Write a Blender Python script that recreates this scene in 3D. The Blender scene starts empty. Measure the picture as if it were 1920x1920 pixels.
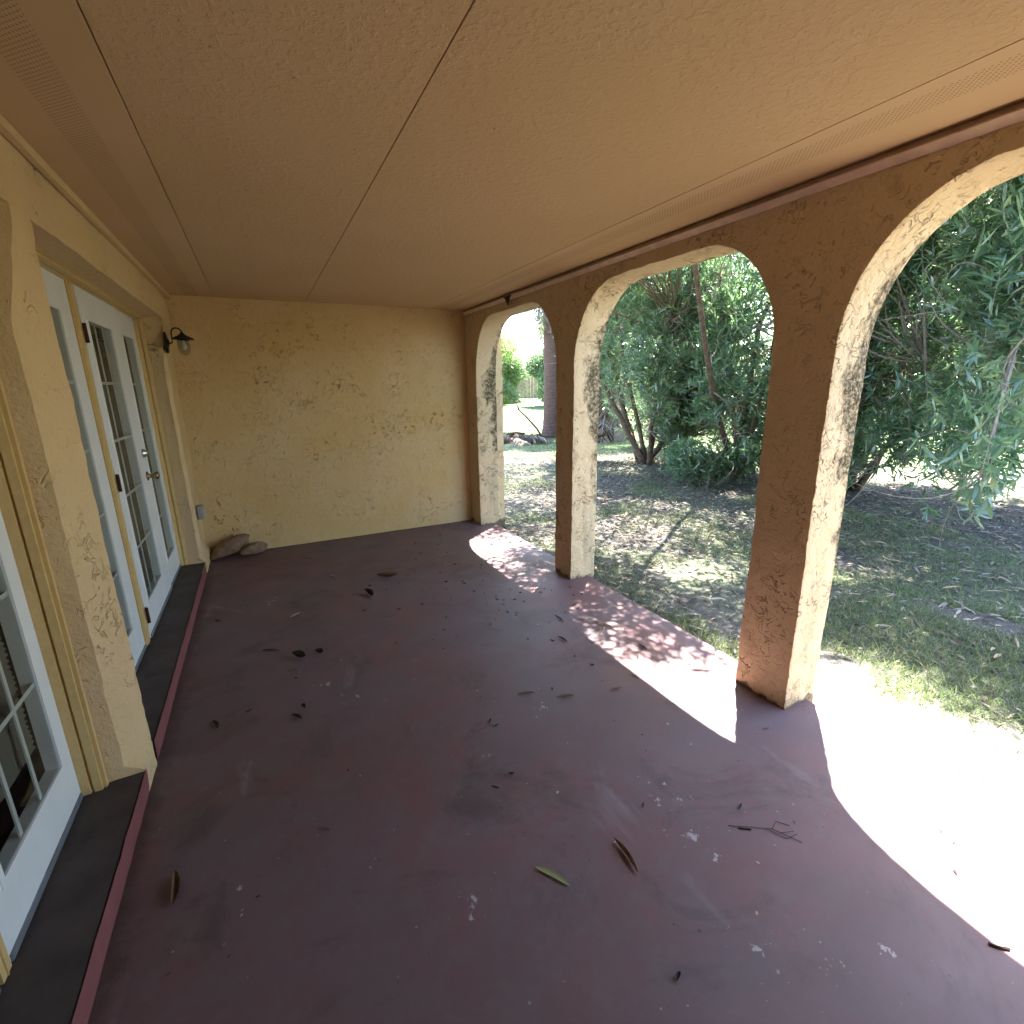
import bpy, math, random
import numpy as np
from mathutils import Vector, Matrix, noise
rng = np.random.default_rng(7); random.seed(7)
sc = bpy.context.scene
COL = sc.collection
R = math.radians
# ------------------------------------------------------------------ layout (metres; camera stands at x=0,y=0)
XL, XR, XO, YB, H = -.60, 2.16, 2.40, 5.44, 2.396     # house wall, arcade inner / outer face, end wall, ceiling
DX, ST = -.79, .10                                     # door plane, door step height
G0 = -.08
SUN_EL, SUN_AZ = R(69), math.atan2(.78, .63)

# ------------------------------------------------------------------ materials
class NT:
    def __init__(s, name):
        m = bpy.data.materials.new(name); m.use_nodes = True
        s.m = m; s.t = m.node_tree; s.t.nodes.clear()
        s.out = s.n('ShaderNodeOutputMaterial')
    def n(s, typ, **kw):
        nd = s.t.nodes.new(typ)
        for k, v in kw.items():
            if k in nd.inputs: s.put(nd.inputs[k], v)
            else: setattr(nd, k, v)
        return nd
    def put(s, sock, v):
        if hasattr(v, 'is_output') or isinstance(v, bpy.types.NodeSocket): s.t.links.new(v, sock)
        else:
            if sock.type == 'RGBA' and len(v) == 3: v = (*v, 1)
            sock.default_value = v
    def coord(s, kind='Object'): return s.n('ShaderNodeTexCoord').outputs[kind]
    def mapping(s, vec, scale=(1,1,1), rot=(0,0,0), loc=(0,0,0)):
        nd = s.n('ShaderNodeMapping'); s.put(nd.inputs['Vector'], vec)
        nd.inputs['Scale'].default_value = scale; nd.inputs['Rotation'].default_value = rot; nd.inputs['Location'].default_value = loc
        return nd.outputs[0]
    def noise(s, vec, scale, detail=4, rough=.55, dist=0., out=0):
        nd = s.n('ShaderNodeTexNoise'); s.put(nd.inputs['Vector'], vec)
        nd.inputs['Scale'].default_value = scale; nd.inputs['Detail'].default_value = detail
        nd.inputs['Roughness'].default_value = rough; nd.inputs['Distortion'].default_value = dist
        return nd.outputs[out]
    def ramp(s, fac, stops, interp='LINEAR'):
        nd = s.n('ShaderNodeValToRGB'); s.put(nd.inputs[0], fac); cr = nd.color_ramp; cr.interpolation = interp
        while len(cr.elements) < len(stops): cr.elements.new(.5)
        for e, (p, c) in zip(cr.elements, stops):
            e.position = p; e.color = (c, c, c, 1) if isinstance(c, (int, float)) else (*c, 1)
        return nd.outputs[0]
    def math(s, op, a, b=0., c=0.):
        nd = s.n('ShaderNodeMath', operation=op)
        for i, v in enumerate((a, b, c)): s.put(nd.inputs[i], v)
        return nd.outputs[0]
    def mix(s, fac, a, b, mode='MIX'):
        nd = s.n('ShaderNodeMix', data_type='RGBA', blend_type=mode)
        s.put(nd.inputs[0], fac); s.put(nd.inputs[6], a); s.put(nd.inputs[7], b)
        return nd.outputs[2]
    def sep(s, vec):
        nd = s.n('ShaderNodeSeparateXYZ'); s.put(nd.inputs[0], vec); return nd.outputs
    def bump(s, h, strength=.5, dist=.01, normal=None):
        nd = s.n('ShaderNodeBump'); s.put(nd.inputs['Height'], h)
        nd.inputs['Strength'].default_value = strength; nd.inputs['Distance'].default_value = dist
        if normal is not None: s.put(nd.inputs['Normal'], normal)
        return nd.outputs[0]
    def bsdf(s, col, rough=.8, normal=None, spec=.5, metal=0.):
        nd = s.n('ShaderNodeBsdfPrincipled'); s.put(nd.inputs['Base Color'], col); s.put(nd.inputs['Roughness'], rough)
        s.put(nd.inputs['Specular IOR Level'], spec); nd.inputs['Metallic'].default_value = metal
        if normal is not None: s.put(nd.inputs['Normal'], normal)
        return nd.outputs[0]
    def done(s, shader): s.put(s.out.inputs['Surface'], shader); return s.m

def M_stucco(name, base, alt, chunk=1., marks=.5, stain=None):
    t = NT(name); co = t.coord()
    big = t.noise(co, 1.3, 4, .6)
    col = t.mix(t.ramp(big, [(.35, 0), (.65, 1)]), base, alt)
    fine = t.noise(co, 140, 2, .6)
    col = t.mix(t.math('MULTIPLY', fine, .12), col, (.25, .17, .08))
    und = t.noise(co, 5.5, 4, .6)
    m1 = t.noise(t.mapping(co, (1.0, 1.25, 1.5)), 8.5, 2, .5, .5)
    line = t.ramp(t.math('ABSOLUTE', t.math('SUBTRACT', m1, .5)), [(.003, 1.), (.022, 0.)])
    m2 = t.noise(t.mapping(co, (1.1, 1.0, 1.2), (.4, .2, .9), (5, 2, 1)), 13., 2, .5, .8)
    line2 = t.ramp(t.math('ABSOLUTE', t.math('SUBTRACT', m2, .5)), [(.003, 1.), (.024, 0.)])
    where = t.math('MULTIPLY', t.ramp(t.noise(co, 2.2, 2, .5), [(.46, .08), (.64, 1.)]), t.ramp(t.noise(t.mapping(co, (1, 1, 1), (0, 0, 0), (3, 9, 4)), 9.5, 2, .5), [(.44, 0.), (.53, 1.)]))
    pit = t.ramp(t.noise(co, 30, 2, .5), [(.29, 1.), (.33, 0.)])
    curl = t.ramp(t.noise(t.mapping(co, (1.1, 1., .9), (0, 0, 0), (2, 4, 8)), 15., 2.5, .55, 1.6), [(.635, 0.), (.665, 1.)])
    low = t.ramp(t.noise(t.mapping(co, (1, 1, 1), (0, 0, 0), (6, 1, 3)), 16., 2, .55, 1.2), [(.33, 1.), (.36, 0.)])
    line = t.math('MULTIPLY', line, t.ramp(t.noise(co, 14, 1, .5), [(.49, 0.), (.56, 1.)]))
    line = t.math('MAXIMUM', line, t.math('MULTIPLY', line2, t.ramp(t.noise(t.mapping(co, (1, 1, 1), (0, 0, 0), (1, 7, 2)), 17, 1, .5), [(.52, 0.), (.58, 1.)])))
    scar = t.math('MULTIPLY', t.math('MAXIMUM', t.math('MAXIMUM', line, low), t.math('MULTIPLY', pit, .9)), where)
    deep = t.math('MULTIPLY', t.math('MAXIMUM', line, t.math('MULTIPLY', pit, .8)), where)
    dark = t.math('MULTIPLY', t.math('ADD', deep, t.math('MULTIPLY', scar, .25)), marks)
    col = t.mix(dark, col, (.17, .095, .040))
    h = t.math('ADD', t.math('MULTIPLY', und, 1.1), t.math('MULTIPLY', fine, .10))
    h = t.math('SUBTRACT', h, t.math('MULTIPLY', scar, .7 * chunk))
    h = t.math('ADD', h, t.math('MULTIPLY', t.math('MULTIPLY', curl, t.ramp(t.noise(co, 2.7, 2), [(.42, .05), (.60, .7)])), chunk))
    h = t.math('ADD', h, t.math('MULTIPLY', t.noise(co, 34, 4, .65), .30))
    if stain: col = stain(t, co, col)
    return t.done(t.bsdf(col, .9, t.bump(h, .6 if chunk < .7 else .8, .030 if chunk > 1.5 else .020), .25))

def arcade_stain(t, co, col):
    x, y, z = t.sep(co)
    # dark mildew on the outer half of the arch reveals, thickest between 0.9 and 1.95 m
    edge = t.math('ADD', t.math('MULTIPLY', t.math('SUBTRACT', x, XR + .10), 7.), -.0)
    mid = t.math('SUBTRACT', 1., t.math('ABSOLUTE', t.math('MULTIPLY', t.math('SUBTRACT', z, 1.5), 1.9)))
    n = t.noise(t.mapping(co, (1, 1, .7)), 9., 6, .7)
    f = t.math('ADD', t.math('ADD', t.math('MULTIPLY', edge, .55), t.math('MULTIPLY', mid, .42)), t.math('MULTIPLY', t.math('SUBTRACT', n, .5), 2.4))
    m1 = t.math('MULTIPLY', t.ramp(f, [(.30, 0.), (.60, 1.)]), t.math('GREATER_THAN', x, XR + .05))
    m1 = t.math('MULTIPLY', m1, t.ramp(t.noise(co, 42, 4, .7), [(.36, .35), (.56, 1.)]))
    col = t.mix(t.math('MULTIPLY', m1, .92), col, (.05, .042, .022))
    # grey weathered streak low on the reveals
    st = t.ramp(t.noise(t.mapping(co, (6, 6, .55)), 2.2, 3, .6), [(.5, 0.), (.62, 1.)])
    st = t.math('MULTIPLY', st, t.math('MULTIPLY', t.math('GREATER_THAN', x, XR + .06), t.ramp(z, [(.25, .75), (.62, .55), (.85, 0.)])))
    col = t.mix(t.math('MULTIPLY', st, .6), col, (.30, .27, .19))
    # grime where the columns meet the slab
    bz = t.math('ADD', t.math('MULTIPLY', t.noise(co, 10, 4, .7), .16), .0)
    g = t.ramp(t.math('SUBTRACT', t.math('SUBTRACT', bz, .055), z), [(.0, 0.), (.02, 1.)])
    col = t.mix(t.math('MULTIPLY', g, .8), col, (.06, .045, .035))
    # rusty water stains on the inner face
    rs = t.ramp(t.noise(t.mapping(co, (1, 1.5, .8)), 2.6, 5, .65), [(.60, 0.), (.70, 1.)])
    return t.mix(t.math('MULTIPLY', rs, .38), col, (.20, .09, .03))

TAN, TAN2 = (.64, .485, .255), (.64, .465, .27)
mat = {}
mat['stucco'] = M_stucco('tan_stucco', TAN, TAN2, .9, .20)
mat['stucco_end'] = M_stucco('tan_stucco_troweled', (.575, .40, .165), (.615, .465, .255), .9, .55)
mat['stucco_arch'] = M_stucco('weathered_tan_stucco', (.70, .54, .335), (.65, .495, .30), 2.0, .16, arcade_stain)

def M_ceiling():
    t = NT('tan_ceiling_paint'); co = t.coord()
    col = t.mix(t.ramp(t.noise(co, 1.1, 3), [(.35, 0), (.65, 1)]), (.53, .375, .20), (.56, .395, .225))
    n = t.noise(co, 85, 3, .6); n2 = t.noise(co, 34, 4, .65)
    patch = t.ramp(t.noise(co, 2.0, 2), [(.35, .35), (.65, 1.)])
    h = t.math('MULTIPLY', t.math('ADD', t.math('MULTIPLY', n, .4), t.ramp(n2, [(.48, 0), (.62, 1)])), patch)
    fly = t.ramp(t.noise(co, 42, 0, .4), [(.10, 1.), (.11, 0.)])
    col = t.mix(t.math('MULTIPLY', fly, .6), col, (.12, .07, .03))
    return t.done(t.bsdf(col, .92, t.bump(h, .42, .007), .2))
mat['ceiling'] = M_ceiling()

def M_vent():
    t = NT('perforated_soffit'); co = t.n('ShaderNodeNewGeometry').outputs['Position']; x, y, z = t.sep(co)
    p = .0175
    def near(v, off):
        fr = t.math('FRACT', t.math('ADD', t.math('DIVIDE', v, p), off)); return t.math('SUBTRACT', fr, .5)
    def dots(o1, o2):
        a, b = near(x, o1), near(y, o2)
        d = t.math('ADD', t.math('MULTIPLY', a, a), t.math('MULTIPLY', b, b))
        return t.math('LESS_THAN', d, .032)
    band = t.math('LESS_THAN', t.math('ABSOLUTE', t.math('SUBTRACT', t.math('ABSOLUTE', t.math('SUBTRACT', x, .745)), 1.147)), .052)
    hole = t.math('MULTIPLY', t.math('MAXIMUM', dots(0., 0.), dots(.5, .5)), band)
    base = t.mix(t.ramp(t.noise(co, 1.4, 3), [(.35, 0), (.65, 1)]), (.53, .375, .20), (.57, .40, .235))
    col = t.mix(t.math('MULTIPLY', hole, .55), base, (.10, .055, .025))
    h = t.math('SUBTRACT', t.math('MULTIPLY', t.noise(co, 80, 2), .15), hole)
    return t.done(t.bsdf(col, .85, t.bump(h, .5, .004), .25))
mat['vent'] = M_vent()

def M_plain(name, col, rough=.6, spec=.4, metal=0., var=.12, scale=14, bump=.12):
    t = NT(name); co = t.coord()
    n = t.noise(co, scale, 4, .6)
    c2 = tuple(c * (1 - var * 2) for c in col)
    c = t.mix(t.ramp(n, [(.3, 0), (.7, 1)]), c2, col)
    return t.done(t.bsdf(c, rough, t.bump(n, bump, .004), spec, metal))
mat['trim'] = M_plain('pinkish_tan_trim_paint', (.76, .58, .43), .55)
mat['gap'] = M_plain('dark_brown_gap', (.60, .40, .28), .6)
mat['mould'] = M_plain('ochre_trim_paint', (.62, .445, .19), .5, .4, 0, .08, 30)
mat['door'] = M_plain('white_door_paint', (.74, .78, .79), .38, .5, 0, .04, 6, .04)
mat['grille'] = M_plain('white_grille', (.70, .72, .72), .45, .4, 0, .03)
mat['brass'] = M_plain('aged_brass', (.30, .23, .13), .35, .5, 1., .2, 40)
mat['steel'] = M_plain('satin_nickel', (.55, .52, .47), .3, .5, 1., .1, 40)
mat['rust'] = M_plain('rusty_hinge', (.09, .04, .02), .7, .3, .4, .3, 60)
mat['black'] = M_plain('black_iron', (.018, .015, .013), .5, .4, .3, .2, 40)
mat['seal'] = M_plain('grey_door_sweep', (.20, .22, .25), .45, .5, .2, .15, 30)
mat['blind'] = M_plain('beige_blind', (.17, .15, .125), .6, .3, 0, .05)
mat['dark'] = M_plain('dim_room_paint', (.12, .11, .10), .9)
mat['plasticgrey'] = M_plain('grey_outlet_cover', (.30, .29, .28), .5, .4, 0, .08, 20)
mat['stone'] = M_plain('brown_river_stone', (.27, .175, .11), .8, .3, 0, .25, 22, .8)
mat['steptop'] = M_plain('dark_step_paint', (.078, .060, .057), .7, .35, 0, .25, 7, .25)
mat['riser'] = M_plain('red_riser_paint', (.24, .085, .085), .6, .35, 0, .12, 12, .2)
mat['roof'] = M_plain('roof_underlay', (.22, .17, .13), .9)
mat['redbrown'] = M_plain('redbrown_plastic', (.075, .027, .02), .6, .3, 0, .25, 6)
mat['block'] = M_plain('grey_concrete_block', (.22, .17, .15), .95, .2, 0, .2, 20, .4)
mat['fencewood'] = M_plain('weathered_fence_wood', (.30, .25, .19), .9, .2, 0, .3, 5, .4)
mat['housewall'] = M_plain('pale_house_siding', (.55, .48, .42), .9)
mat['shingle'] = M_plain('brown_shingle', (.22, .17, .15), .95, .2, 0, .3, 6)

def M_glass():
    t = NT('window_glass')
    fr = t.n('ShaderNodeFresnel'); fr.inputs['IOR'].default_value = 1.5
    bf = t.n('ShaderNodeNewGeometry').outputs['Backfacing']
    f = t.math('MULTIPLY', t.math('ADD', t.math('MULTIPLY', fr.outputs[0], .42), .015), t.math('SUBTRACT', 1., bf))
    tr = t.n('ShaderNodeBsdfTransparent'); tr.inputs[0].default_value = (.86, .88, .86, 1)
    gl = t.n('ShaderNodeBsdfGlossy'); gl.inputs['Roughness'].default_value = .02
    mx = t.n('ShaderNodeMixShader'); t.put(mx.inputs[0], f); t.put(mx.inputs[1], tr.outputs[0]); t.put(mx.inputs[2], gl.outputs[0])
    return t.done(mx.outputs[0])
mat['glass'] = M_glass()

WEAR = [(1.29, 1.15, .055), (1.20, 1.19, .03), (1.13, 1.07, .03), (1.21, 1.0, .05), (1.11, .66, .05), (1.08, 1.89, .05), (.15, 2.62, .05),
        (-.23, 1.55, .025), (1.22, .90, .05), (.67, 1.73, .04), (.40, 1.14, .04), (1.25, .51, .03), (-.12, 3.98, .06), (1.42, .47, .03), (.25, 2.45, .05)]
def M_floor():
    t = NT('maroon_painted_concrete'); co = t.coord('Generated'); co = t.n('ShaderNodeNewGeometry').outputs['Position']
    big = t.noise(co, 1.15, 5, .62, .4); mid = t.noise(co, 4.5, 5, .65)
    col = t.mix(t.ramp(big, [(.36, 0), (.62, 1)]), (.158, .078, .081), (.140, .098, .112))
    col = t.mix(t.math('MULTIPLY', t.ramp(mid, [(.45, 0), (.72, 1)]), .45), col, (.105, .088, .095))
    dk = t.ramp(t.noise(co, 2.1, 5, .7, .8), [(.54, 0), (.66, 1)])
    col = t.mix(t.math('MULTIPLY', dk, .6), col, (.060, .045, .045))
    scuff = t.ramp(t.noise(t.mapping(co, (1, .45, 1), (0, 0, .7)), 3.0, 4, .6, .6), [(.63, 0), (.72, 1)])
    col = t.mix(t.math('MULTIPLY', scuff, .42), col, (.27, .22, .24))
    # bare pale flecks where paint has worn away, clustered
    acc = None
    for (x, y, r) in WEAR:
        d = t.n('ShaderNodeVectorMath', operation='DISTANCE'); t.put(d.inputs[0], co); d.inputs[1].default_value = (x, y, 0)
        v = t.math('SUBTRACT', 1.0, t.math('DIVIDE', d.outputs['Value'], r * 2.4))
        acc = v if acc is None else t.math('MAXIMUM', acc, v)
    acc = t.math('MAXIMUM', acc, 0.)
    fl = t.noise(t.mapping(co, (1, .8, 1), (0, 0, .5)), 30, 5, .68, .3)
    wear = t.ramp(t.math('ADD', fl, t.math('MULTIPLY', acc, .16)), [(.715, 0), (.735, 1)])
    wear = t.math('MULTIPLY', wear, t.math('GREATER_THAN', acc, .01))
    spk = t.ramp(t.noise(co, 46, 1, .5), [(.775, 0), (.785, 1)])
    col = t.mix(t.math('MULTIPLY', t.math('MAXIMUM', wear, t.math('MULTIPLY', spk, .6)), .75), col, (.46, .43, .43))
    dsp = t.ramp(t.noise(t.mapping(co, (1, 1, 1), (0, 0, 0), (7, 3, 0)), 38, 2, .5), [(.245, 1), (.265, 0)])
    col = t.mix(t.math('MULTIPLY', dsp, .7), col, (.025, .018, .018))
    cr = t.n('ShaderNodeTexVoronoi', feature='DISTANCE_TO_EDGE'); t.put(cr.inputs['Vector'], t.mix(.22, co, t.noise(co, 2.5, 4, .6, 0., 1))); cr.inputs['Scale'].default_value = .42
    crack = t.math('MULTIPLY', t.math('LESS_THAN', cr.outputs['Distance'], .0016), t.ramp(t.noise(co, 1.7, 2), [(.60, 0), (.66, 1)]))
    col = t.mix(t.math('MULTIPLY', crack, .4), col, (.03, .022, .022))
    dust = t.math('MULTIPLY', t.ramp(t.noise(co, 9, 6, .72), [(.46, 0), (.70, 1)]), .30)
    col = t.mix(dust, col, (.20, .165, .155))
    px, py, pz = t.sep(co)
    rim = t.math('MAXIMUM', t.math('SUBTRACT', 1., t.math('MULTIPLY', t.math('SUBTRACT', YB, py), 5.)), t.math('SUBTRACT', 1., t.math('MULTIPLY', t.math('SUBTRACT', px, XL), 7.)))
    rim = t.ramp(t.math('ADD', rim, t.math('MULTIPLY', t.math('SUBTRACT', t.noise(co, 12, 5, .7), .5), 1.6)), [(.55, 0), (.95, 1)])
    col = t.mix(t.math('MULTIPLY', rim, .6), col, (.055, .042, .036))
    h = t.math('ADD', t.math('MULTIPLY', t.noise(co, 60, 4, .6), .3), t.math('ADD', t.math('MULTIPLY', big, .8), t.math('MULTIPLY', wear, -.3)))
    rough = t.ramp(mid, [(.3, .46), (.7, .66)])
    return t.done(t.bsdf(col, rough, t.bump(h, .22, .006), .45))
mat['floor'] = M_floor()

def M_ground():
    t = NT('lawn_soil'); co = t.coord()
    x, y, z = t.sep(co)
    g = t.noise(co, .55, 5, .62)
    far = t.ramp(t.math('ADD', t.math('MULTIPLY', x, .05), t.math('MULTIPLY', y, .035)), [(.62, 0.), (.78, 1.)])
    litter = t.mix(t.noise(co, 22, 5, .7), (.045, .041, .038), (.145, .132, .118))
    litter = t.mix(t.ramp(t.noise(t.mapping(co, (1, 2.5, 1), (0, 0, .5)), 38, 4, .7), [(.58, 0), (.68, 1)]), litter, (.29, .26, .225))
    gr = t.mix(t.noise(co, 16, 5, .7), (.075, .12, .055), (.16, .21, .095))
    gr = t.mix(t.math('MULTIPLY', t.ramp(t.noise(co, 3.5, 4, .6), [(.5, 0), (.66, 1)]), .6), gr, (.26, .24, .12))
    f = t.math('MAXIMUM', t.math('MULTIPLY', t.ramp(g, [(.47, 0), (.62, 1)]), .45), far)
    col = t.mix(f, litter, gr)
    strip = t.math('SUBTRACT', 1., t.math('MULTIPLY', t.math('SUBTRACT', x, 2.34), .72))
    sand = t.ramp(t.math('ADD', strip, t.math('MULTIPLY', t.math('SUBTRACT', t.noise(co, 3, 5, .7), .5), 1.6)), [(.45, 0), (.7, 1)])
    sand = t.math('MULTIPLY', sand, t.math('LESS_THAN', y, 1.75))
    col = t.mix(sand, col, t.mix(t.noise(co, 30, 4, .7), (.34, .30, .23), (.50, .46, .38)))
    h = t.math('ADD', t.noise(co, 40, 5, .7), t.math('MULTIPLY', t.noise(co, 9, 4, .6), 1.2))
    return t.done(t.bsdf(col, .95, t.bump(h, .8, .03), .15))
mat['ground'] = M_ground()

def M_leaf(name, c1, c2, c3, rough=.38, trans=.30, spec=.5):
    t = NT(name)
    r = t.n('ShaderNodeNewGeometry').outputs['Random Per Island']
    col = t.ramp(r, [(0., c1), (.55, c2), (.92, c3), (1., (c3[0] * 1.5, c3[1] * 1.15, c3[2] * .8))])
    p = t.bsdf(col, rough, None, spec)
    tl = t.n('ShaderNodeBsdfTranslucent'); t.put(tl.inputs[0], t.mix(.5, col, (c3[0] * 1.35, c3[1] * 1.65, c3[2] * 1.0)))
    mx = t.n('ShaderNodeMixShader'); mx.inputs[0].default_value = trans
    t.put(mx.inputs[1], p); t.put(mx.inputs[2], tl.outputs[0])
    return t.done(mx.outputs[0])
mat['oleander'] = M_leaf('oleander_leaf', (.06, .115, .08), (.11, .19, .125), (.19, .265, .145), .25, .42, 1.)
mat['shrubleaf'] = M_leaf('bright_shrub_leaf', (.10, .17, .06), (.16, .24, .08), (.26, .31, .10), .5, .4, .4)
mat['mintleaf'] = M_leaf('pale_shrub_leaf', (.11, .18, .10), (.17, .25, .14), (.26, .32, .19), .5, .4, .4)
mat['treeleaf'] = M_leaf('tree_leaf', (.05, .10, .045), (.08, .15, .06), (.13, .20, .07), .45, .35, .5)
mat['palmleaf'] = M_leaf('palm_leaflet', (.03, .07, .025), (.05, .10, .035), (.09, .13, .05), .4, .25, .5)
mat['deadfrond'] = M_leaf('dead_palm_frond', (.10, .075, .055), (.17, .135, .10), (.27, .23, .18), .8, .15, .2)
mat['grass'] = M_leaf('grass_blade', (.07, .115, .055), (.115, .16, .08), (.25, .26, .16), .6, .35, .3)
mat['litter'] = M_leaf('dead_leaf_litter', (.05, .042, .035), (.13, .108, .085), (.30, .26, .215), .8, .1, .2)
mat['drygreen'] = M_leaf('pale_green_leaf', (.22, .24, .10), (.24, .26, .11), (.26, .28, .12), .55, .15, .4)
mat['dryleaf'] = M_leaf('dry_brown_leaf', (.085, .045, .025), (.15, .085, .045), (.22, .14, .08), .7, .1, .3)
mat['blackleaf'] = M_leaf('old_dark_leaf', (.018, .012, .010), (.03, .020, .016), (.06, .04, .03), .7, .05, .3)
mat['paleleaf'] = M_leaf('pale_leaf_scrap', (.30, .25, .2), (.38, .32, .26), (.45, .4, .33), .7, .05, .3)
mat['bark'] = M_plain('oleander_bark', (.17, .125, .09), .95, .2, 0, .35, 16, .7)
mat['twig'] = M_plain('bare_grey_twig', (.27, .23, .19), .9, .2, 0, .25, 20, .3)
def M_palmbark():
    t = NT('palm_bark'); co = t.coord()
    n = t.noise(t.mapping(co, (1, 1, 2.2)), 7, 5, .65, .6)
    rings = t.n('ShaderNodeTexWave', wave_type='BANDS', bands_direction='Z'); t.put(rings.inputs['Vector'], co)
    rings.inputs['Scale'].default_value = 3.2; rings.inputs['Distortion'].default_value = 3.5; rings.inputs['Detail'].default_value = 3
    col = t.mix(n, (.065, .04, .034), (.16, .10, .085))
    col = t.mix(t.math('MULTIPLY', rings.outputs[1], .22), col, (.08, .055, .045))
    return t.done(t.bsdf(col, .95, t.bump(t.math('ADD', n, t.math('MULTIPLY', rings.outputs[1], .4)), .8, .03), .15))
mat['palmbark'] = M_palmbark()

# ------------------------------------------------------------------ mesh tools
class MB:
    def __init__(s): s.v = []; s.f = []; s.n = 0
    def add(s, v, f):
        s.v.extend(map(tuple, v)); s.f.extend([tuple(i + s.n for i in q) for q in f]); s.n += len(v); return s
    def box(s, x0, x1, y0, y1, z0, z1, bev=0.):
        if bev <= 0:
            v = [(x, y, z) for x in (x0, x1) for y in (y0, y1) for z in (z0, z1)]
            return s.add(v, [(0,1,3,2), (4,6,7,5), (0,4,5,1), (2,3,7,6), (0,2,6,4), (1,5,7,3)])
        import bmesh
        bm = bmesh.new(); bmesh.ops.create_cube(bm, size=1.)
        for q in bm.verts: q.co = ((x0 + x1) / 2 + q.co.x * (x1 - x0), (y0 + y1) / 2 + q.co.y * (y1 - y0), (z0 + z1) / 2 + q.co.z * (z1 - z0))
        bmesh.ops.bevel(bm, geom=bm.edges[:], offset=bev, segments=2, affect='EDGES', profile=.6)
        bm.verts.index_update()
        s.add([q.co[:] for q in bm.verts], [[q.index for q in f.verts] for f in bm.faces]); bm.free(); return s
    def tube(s, pts, rad, n=8, cap=True):
        pts = [Vector(p) for p in pts]
        rad = rad if hasattr(rad, '__len__') else [rad] * len(pts)
        up = Vector((.31, .17, .93)); v = []; f = []
        for i, p in enumerate(pts):
            d = (pts[min(i + 1, len(pts) - 1)] - pts[max(i - 1, 0)])
            d = d.normalized() if d.length > 1e-9 else Vector((0, 0, 1))
            a = d.cross(up)
            if a.length < .05: a = d.cross(Vector((1, 0, 0)))
            a.normalize(); b = d.cross(a)
            for k in range(n):
                t = 2 * math.pi * k / n; v.append(p + (a * math.cos(t) + b * math.sin(t)) * rad[i])
        for i in range(len(pts) - 1):
            for k in range(n):
                k2 = (k + 1) % n; f.append((i * n + k, i * n + k2, (i + 1) * n + k2, (i + 1) * n + k))
        if cap: f.append(tuple(range(n))[::-1]); f.append(tuple((len(pts) - 1) * n + k for k in range(n)))
        return s.add(v, f)
    def lathe(s, prof, c, n=24, axis='z'):
        v = []; f = []
        for (r, h) in prof:
            for k in range(n):
                t = 2 * math.pi * k / n; a, b = r * math.cos(t), r * math.sin(t)
                v.append((c[0] + a, c[1] + b, c[2] + h) if axis == 'z' else (c[0] + h, c[1] + a, c[2] + b))
        for i in range(len(prof) - 1):
            for k in range(n):
                k2 = (k + 1) % n; f.append((i * n + k, i * n + k2, (i + 1) * n + k2, (i + 1) * n + k))
        return s.add(v, f)
    def grid(s, fn, us, vs):
        v = [fn(u, w) for u in us for w in vs]; m = len(vs)
        return s.add(v, [(i * m + j, i * m + j + 1, (i + 1) * m + j + 1, (i + 1) * m + j) for i in range(len(us) - 1) for j in range(m - 1)])

def wloc(o):
    return o.matrix_basis.translation if o.parent is None else wloc(o.parent) + o.matrix_basis.translation
def props(o, label=None, cat=None, group=None, kind=None):
    for k, v in (('label', label), ('category', cat), ('group', group), ('kind', kind)):
        if v: o[k] = v
    return o
def thing(name, loc, label, cat, group=None):
    o = bpy.data.objects.new(name, None); o.empty_display_size = .1; COL.objects.link(o); o.location = loc
    return props(o, label, cat, group, 'thing')
def obj(name, mb, material, parent=None, origin=None, smooth=False, weld=0., disp=None):
    """link the shapes in MB (world coordinates) as one mesh object"""
    v = np.array(mb.v, dtype=np.float64) if isinstance(mb, MB) else mb[0]
    f = mb.f if isinstance(mb, MB) else mb[1]
    if disp: v = np.array([disp(Vector(p))[:] for p in v])
    org = np.array(wloc(parent)[:]) if parent is not None else np.array(origin if origin is not None else (0, 0, 0), dtype=float)
    me = bpy.data.meshes.new(name)
    if isinstance(f, np.ndarray):
        k = f.shape[1]; me.vertices.add(len(v)); me.vertices.foreach_set('co', (v - org).astype(np.float32).ravel())
        me.loops.add(f.size); me.loops.foreach_set('vertex_index', f.astype(np.int32).ravel())
        me.polygons.add(len(f)); me.polygons.foreach_set('loop_start', np.arange(0, f.size, k, dtype=np.int32))
        me.update(calc_edges=True)
    else: me.from_pydata((v - org).tolist(), [], f)
    if weld > 0:
        import bmesh
        bm = bmesh.new(); bm.from_mesh(me); bmesh.ops.remove_doubles(bm, verts=bm.verts[:], dist=weld)
        bmesh.ops.recalc_face_normals(bm, faces=bm.faces[:]); bm.to_mesh(me); bm.free()
    if smooth: me.polygons.foreach_set('use_smooth', [True] * len(me.polygons))
    if smooth and isinstance(smooth, float): me.set_sharp_from_angle(angle=math.radians(smooth))
    me.update(); me.materials.append(mat[material] if isinstance(material, str) else material)
    o = bpy.data.objects.new(name, me); COL.objects.link(o)
    if parent is not None: o.parent = parent
    else: o.location = org
    return o
def solo(name, mb, material, origin, label, cat, group=None, **k):
    return props(obj(name, mb, material, None, origin, **k), label, cat, group, 'thing')
def copy_tree(o, parent=None):
    c = o.copy(); COL.objects.link(c)
    if parent is not None: c.parent = parent
    for ch in list(o.children): copy_tree(ch, c)
    return c

def wob(p, a=.006):
    n = noise.noise_vector(p * 2.3) * a * .6 + noise.noise_vector(p * 9.) * a * .42 + noise.noise_vector(p * 24.) * a * .36 + noise.noise_vector(p * 60.) * a * .24
    return p + n
lin = lambda a, b, n: [a + (b - a) * i / (n - 1) for i in range(n)]

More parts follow.
